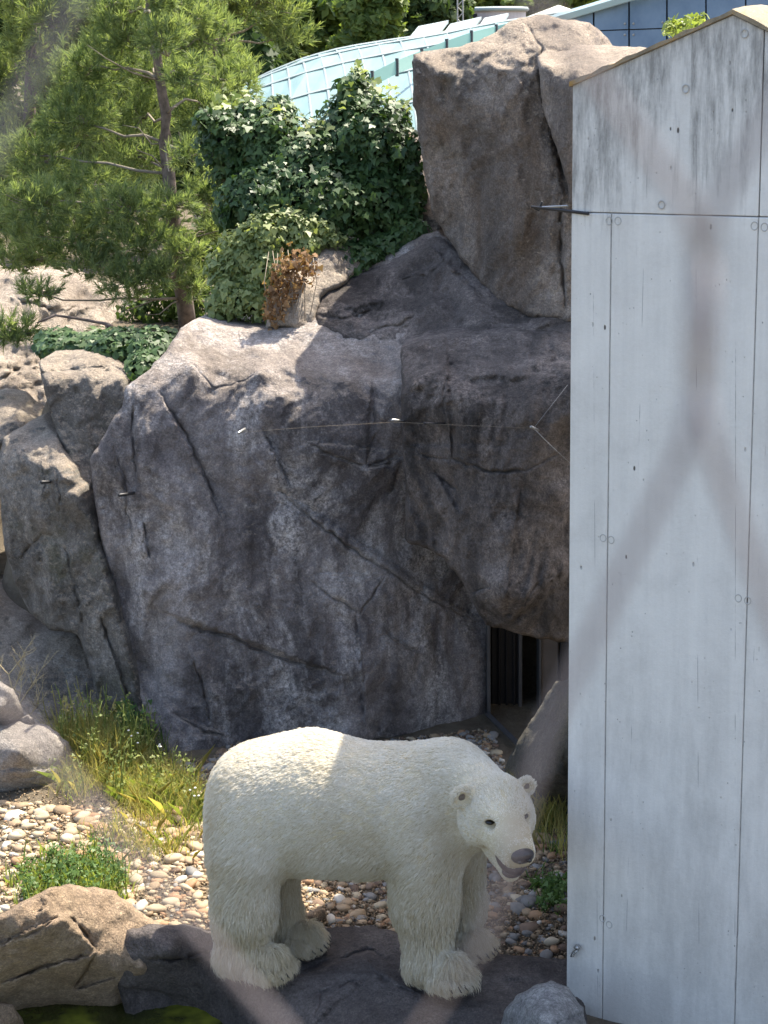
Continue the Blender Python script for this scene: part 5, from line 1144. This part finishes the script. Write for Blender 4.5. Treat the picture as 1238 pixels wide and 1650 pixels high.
# white tent roof
ap = P(900, 8, 48); o = empty('tent', (ap[0], ap[1], float(hz(ap[0], 48))), 'white tent roof peeking over the tall rock slab', 'tent')
m = MB(); m.v.append(tuple(ap)); rim = [(ap[0] + 0.95 * math.cos(q), ap[1] + 0.95 * math.sin(q), P(900, 30, 48)[2]) for q in np.linspace(0, 2 * math.pi, 12, endpoint=False)]
m.v += rim; m.f += [(0, 1 + i, 1 + (i + 1) % 12) for i in range(12)]; m.build('canopy', plain('white_canvas', (0.78, 0.74, 0.66), 0.7), o)
for i in range(0, 12, 3): MB().tube([(rim[i][0] * .98 + ap[0] * .02, rim[i][1], hz(ap[0], 48)), rim[i]], 0.04, 5).build('pole', M['steel'], o)
# blue glass facade
k = NT('facade_glass_sky_tint'); v = k.mp()
k.col(k.ramp(k.noise(v, 1.4, 6, 0.6), [(0.3, (0.13, 0.20, 0.30)), (0.7, (0.24, 0.33, 0.44))])).rough(0.25).spec(0.5); M['facade'] = k.m  # blue base colour stands in for sky reflected in the panes
FY0, FY1 = 27.0, 24.0
def fp(px, py): return P(px, py, FY0 + (FY1 - FY0) * (px - 900) / 400)
fr = empty('glass_facade', tuple(fp(1080, 120)), 'blue glass panel facade with dark joints behind the concrete wall', 'facade')
cols = [905, 957, 1014, 1075, 1138, 1202, 1266, 1330]
def ftop(x): return 26 - (x - 915) * 0.30
def fmid(x): return 50 - (x - 950) * 0.035
for x0, x1 in zip(cols[:-1], cols[1:]):
    for fa, fb_ in (((ftop), (fmid)), ((fmid), (lambda x: fmid(x) + 62)), ((lambda x: fmid(x) + 62), (lambda x: fmid(x) + 130))):
        q = [fp(x0 + 1.5, fb_(x0) - 1), fp(x1 - 1.5, fb_(x1) - 1), fp(x1 - 1.5, min(fa(x1) + 1, fb_(x1) - 3)), fp(x0 + 1.5, min(fa(x0) + 1, fb_(x0) - 3))]; y = np.array([0, .06, 0])
        m = MB(); m.add(q + [a + y for a in q], [(0, 1, 2, 3), (7, 6, 5, 4), (0, 4, 5, 1), (1, 5, 6, 2), (2, 6, 7, 3), (3, 7, 4, 0)]); m.build('pane', M['facade'], fr)
y0_, y1_ = np.array([0, .065, 0]), np.array([0, .3, 0])
for x0, x1 in zip(cols[:-1], cols[1:]):
    q = [fp(x0, 190), fp(x1, 190), fp(x1, ftop(x1)), fp(x0, ftop(x0))]
    m = MB(); m.add([a + y0_ for a in q] + [a + y1_ for a in q], [(0, 1, 2, 3), (7, 6, 5, 4), (0, 4, 5, 1), (1, 5, 6, 2), (2, 6, 7, 3), (3, 7, 4, 0)]); m.build('frame', M['black_metal'], fr)
m = MB(); m.tube([fp(895, ftop(895) - 1), fp(1330, ftop(1330) - 1)], 0.07, 5); m.build('rail', plain('teal_rail', (0.42, 0.55, 0.56), 0.5), fr)
for px in (1014, 1075, 1138):
    for d in (-7, 7):
        for yy in (fmid(px) - 10, fmid(px) + 8): ellmesh('fixing', fp(px + d, yy) + np.array([0, -.01, 0]), (.018, .012, .018), None, M['steel'], fr, 8, 5)
#@@PEBBLES
# ------------------------------------------------------------------ pebbles
rgp_ = np.random.default_rng(21)
def ico(sub_):
    bm = bmesh.new(); bmesh.ops.create_icosphere(bm, subdivisions=sub_, radius=1.0); v = np.array([x.co[:] for x in bm.verts]); f = [tuple(q.index for q in x.verts) for x in bm.faces]; bm.free(); return v, f
def pebble_shape(sub_, seed):
    v, f = ico(sub_); r = 1 + 0.26 * vnoise(v * 1.25 + seed * 9.1, seed) + 0.09 * vnoise(v * 3.1 + seed, seed + 2); v = v * r[:, None]
    return v * np.array([1.0, 0.62 + 0.2 * ((seed * 37) % 10) / 10, 0.42 + 0.16 * ((seed * 53) % 10) / 10]), f
PCOL = {'cream': ((0.40, 0.32, 0.21), (0.50, 0.42, 0.30)), 'tan': ((0.32, 0.23, 0.14), (0.42, 0.31, 0.20)), 'orange': ((0.34, 0.20, 0.11), (0.41, 0.26, 0.15)), 'grey': ((0.20, 0.19, 0.175), (0.30, 0.285, 0.26)), 'white': ((0.50, 0.46, 0.39), (0.58, 0.54, 0.47)), 'brown': ((0.15, 0.10, 0.07), (0.24, 0.165, 0.11))}
PM = {}
for nm, (a, b) in PCOL.items():
    k = NT('pebble_' + nm); ob = k.n.new('ShaderNodeObjectInfo'); ge = k.n.new('ShaderNodeNewGeometry')
    f = k.math('ADD', k.math('MULTIPLY', k.noise(k.mp((1, 1, 1)), 1.4 if nm else 1, 5), 0.6), k.math('MULTIPLY', k.math('FRACT', k.math('ADD', ge.outputs['Random Per Island'], ob.outputs['Random'])), 0.45))
    k.col(k.ramp(f, [(0.25, tuple(q * 0.75 for q in a)), (0.5, a), (0.8, b)])).rough(0.7).spec(0.3); PM[nm] = k.m
BEDS = [([(-330, 1300), (60, 1295), (140, 1300), (230, 1310), (330, 1300), (330, 1340), (350, 1500), (262, 1492), (215, 1465), (180, 1435), (112, 1425), (60, 1440), (-20, 1480), (-330, 1500)], 'sun', 0.035),
        ([(330, 1360), (640, 1340), (640, 1505), (520, 1500), (420, 1505), (345, 1500)], 'mid', 0.034),
        ([(640, 1340), (760, 1380), (912, 1330), (912, 1560), (840, 1542), (760, 1532), (690, 1516), (640, 1505)], 'wall', 0.036),
        ([(230, 1225), (330, 1235), (380, 1190), (600, 1195), (790, 1175), (815, 1240), (820, 1300), (640, 1345), (330, 1300), (250, 1260)], 'shade', 0.030)]
WTS = {'sun': (.40, .32, .14, .04, .05, .05), 'mid': (.16, .28, .13, .22, .04, .17), 'wall': (.08, .24, .15, .24, .03, .26), 'shade': (.1, .12, .06, .50, .06, .16)}
BEARPX = [(318, 1280), (345, 1225), (420, 1185), (500, 1168), (620, 1183), (725, 1185), (800, 1250), (862, 1300), (850, 1400), (770, 1420), (770, 1530), (750, 1590), (650, 1560), (625, 1420), (475, 1420), (515, 1500), (470, 1560), (345, 1560), (330, 1400)]
peb = []
for poly, bed, sz in BEDS:
    lo = np.min(poly, 0); hi = np.max(poly, 0); c4 = [G(a, b, 0)[:2] for a, b in ((lo[0], lo[1]), (hi[0], lo[1]), (lo[0], hi[1]), (hi[0], hi[1]))]
    x0, x1 = min(c[0] for c in c4), max(c[0] for c in c4); y0, y1 = min(c[1] for c in c4), max(c[1] for c in c4); st = sz * 1.62
    for layer in (0, 1):
        X, Y_ = np.meshgrid(np.arange(x0, x1, st), np.arange(y0, y1, st), indexing='ij'); q = np.stack([X.ravel(), Y_.ravel()], 1) + (st / 2 if layer else 0) + rgp_.uniform(-.42, .42, (X.size, 2)) * st
        g = np.stack([q[:, 0], q[:, 1], hz(q[:, 0], q[:, 1])], 1); px, py = PX(g); ok = in_poly(np.stack([px, py], 1), poly); g = g[ok]
        for p in g:
            r = sz * float(np.clip(rgp_.lognormal(-0.22, 0.45), 0.35, 2.1)) * (1.0 if layer else 0.8)
            peb.append((p, r, bed, list(PCOL)[rgp_.choice(6, p=np.array(WTS[bed]) / sum(WTS[bed]))], layer))
sc_ = []
for i, (p, r, bed, colr, layer) in enumerate(peb):
    a, b = PX(p[None]); hid = in_poly(np.array([[a[0], b[0]]]), BEARPX)[0] or not (0 < a[0] < 910 and b[0] < 1640); sc_.append(-1 if hid else r / p[1] * (1 + 0.3 * layer))
order = np.argsort(-np.array(sc_)); single = set(order[:300].tolist())
WHERE = {'sun': 'on the sunlit bed between weeds and tan boulder', 'mid': 'on the bed behind the bear legs', 'wall': 'on the shaded bed beside the concrete wall', 'shade': 'in the shade at the cliff foot'}
shp = [pebble_shape(2, s_) for s_ in range(6)]; cache = {}; FLAT = set(sorted(range(6), key=lambda q: np.ptp(shp[q][0][:, 2]))[:3]); lowv = [pebble_shape(1, s_) for s_ in range(6)]; stuff = {n_: ([], [], 0) for n_ in PCOL}
for i, (p, r, bed, colr, layer) in enumerate(peb):
    s_ = int(rgp_.integers(0, 6)); rz = rgp_.uniform(0, 6.28); tx, ty = rgp_.normal(0, .16, 2); zz = p[2] + r * rgp_.uniform(-0.12, 0.30)
    R = (Matrix.Rotation(rz, 3, 'Z') @ Matrix.Rotation(tx, 3, 'X') @ Matrix.Rotation(ty, 3, 'Y'))
    if i in single:
        if (s_, colr) not in cache:
            me = bpy.data.meshes.new('pebble'); me.from_pydata(shp[s_][0].tolist(), [], shp[s_][1]); me.polygons.foreach_set('use_smooth', [True] * len(me.polygons)); me.materials.append(PM[colr]); cache[(s_, colr)] = me
        o = bpy.data.objects.new('pebble', cache[(s_, colr)]); COL.objects.link(o); o.location = (p[0], p[1], zz); o.rotation_euler = R.to_euler(); o.scale = (r, r, r)
        z_ = 'large' if r > 0.048 else 'medium' if r > 0.040 else 'small'; f_ = 'flattish' if s_ in FLAT else 'plump'
        tag(o, f'{z_} {f_} {colr} river pebble {WHERE[bed]}', 'pebble', f'{z_} {f_} {colr} pebbles {WHERE[bed]}')
    else:
        V, F = lowv[s_]; n0 = stuff[colr][2]; Rn = np.array(R); stuff[colr][0].append((V @ Rn.T) * r + np.array([p[0], p[1], zz])); stuff[colr][1].append(np.array(F) + n0); stuff[colr] = (stuff[colr][0], stuff[colr][1], n0 + len(V))
AV, AF, AM, n0 = [], [], [], 0
for mi, nm in enumerate(PCOL):
    if stuff[nm][2]:
        AV.append(np.concatenate(stuff[nm][0])); f = np.concatenate(stuff[nm][1]); AF.append(f + n0); AM.append(np.full(len(f), mi)); n0 += stuff[nm][2]
o = mesh_obj('pebble_bed', np.concatenate(AV), np.concatenate(AF), None, recenter=False)
for nm in PCOL: o.data.materials.append(PM[nm])
o.data.polygons.foreach_set('material_index', np.concatenate(AM).astype(np.int32)); tag(o, 'bed of mixed river pebbles covering the yard floor', 'pebbles', kind='stuff')
# fine gravel between
g = np.concatenate([ground_pts(poly, 6000, rgp_) for poly, _, _ in BEDS]); n = len(g)
d = unit(rgp_.standard_normal((n, 4, 3))) * rgp_.uniform(0.006, 0.016, (n, 1, 1)); o = joined('gravel', g[:, None] + d + np.array([0, 0, .012]), np.array([[0, 1, 2], [0, 2, 3], [0, 3, 1], [1, 3, 2]]), PM['tan'])
tag(o, 'fine sandy gravel between the pebbles', 'gravel', kind='stuff')
# large flat tan stone by the far hind paw
tag(rock('stone', None, [(478, 1486), (490, 1472), (512, 1464), (524, 1462), (526, 1474), (505, 1488), (488, 1494)], [(478, 1488, ('z', .02)), (520, 1464, ('z', .07)), (505, 1478, ('z', .07)), (490, 1494, ('z', 0.0)), (526, 1474, ('z', .02))], M['tan'], 3.0, (0, .05, -.1), 5, .02, .01, 6, .005, seed=31),
    'flat orange tan stone lying behind the far hind paw', 'stone')
#@@FENCE
# ------------------------------------------------------------------ visitor platform and cable-net fence right in front of the viewer
FY = 0.23
k = NT('platform_concrete'); k.col(k.ramp(k.noise(k.mp(), 5, 6), [(0.3, (0.25, 0.24, 0.23)), (0.7, (0.36, 0.35, 0.33))])).rough(0.9)
m = MB(); m.box((-1.6, -2.2, H - 1.95), (1.6, 0.30, H - 1.62)); m.box((-1.5, -2.0, -1.2), (1.5, 0.1, H - 1.951)); tag(m.build('viewing_platform', k.m), kind='structure')
fz0, fz1, fx = H - 1.62, H + 0.55, 1.2
fe = empty('net_fence', (0, FY, fz0), 'rusty brown steel cable net fence close before the viewer, blurred', 'fence')
for s_ in (-1, 1): MB().tube([(s_ * fx, FY, fz0 - 0.03), (s_ * fx, FY, fz1)], 0.024, 10).build('post', M['rope'], fe, True)
for z in (fz0 + 0.05, fz1 - 0.02): MB().tube([(-fx, FY, z), (fx, FY, z)], 0.016, 8).build('rail', M['rope'], fe, True)
special = {(0, 0): (1130, 520), (-1, 0): (-200, 760), (-1, 1): (560, 1900), (0, 1): (1490, 1790), (-1, -1): (430, -760), (0, -1): (1700, -760)}
n00 = P(1130, 520, FY); pitch, half = 0.088, 0.102
def node(i, j):
    if (i, j) in special: return P(*special[(i, j)], FY)
    return np.array([n00[0] + (i + (0.5 if j % 2 else 0)) * pitch, FY, n00[2] - j * half])
tw = np.array([0, 0, 0.0078])
def inside(p): return abs(p[0]) < fx - 0.02 and fz0 + 0.06 < p[2] < fz1 - 0.03
for j in range(-5, 17):
    for i in range(-15, 15):
        a = node(i, j)
        if not inside(a): continue
        MB().tube([a - tw, a, a + tw], [0.0012, 0.0015, 0.0012], 7).build('clamp', M['rope'], fe, True)
        for q in ((i, j + 1), (i - 1, j + 1)) if j % 2 == 0 else ((i, j + 1), (i + 1, j + 1)):
            b = node(*q)
            if not inside(b): b = np.array([np.clip(b[0], -fx, fx), FY, np.clip(b[2], fz0 + 0.05, fz1 - 0.02)])
            if (i, j) == (0, 0) and q == (-1, 1):
                MB().tube([a - tw, a - tw * 1.4 + (b - a) * 0.04, P(880, 1180, FY), P(780, 1520, FY), b + tw], 0.0008, 6).build('cable', M['rope'], fe, True); continue
            MB().tube([a - tw, a - tw * 1.4 + (b - a) * 0.04, b + tw * 1.4 + (a - b) * 0.04, b + tw], 0.0008, 6).build('cable', M['rope'], fe, True)
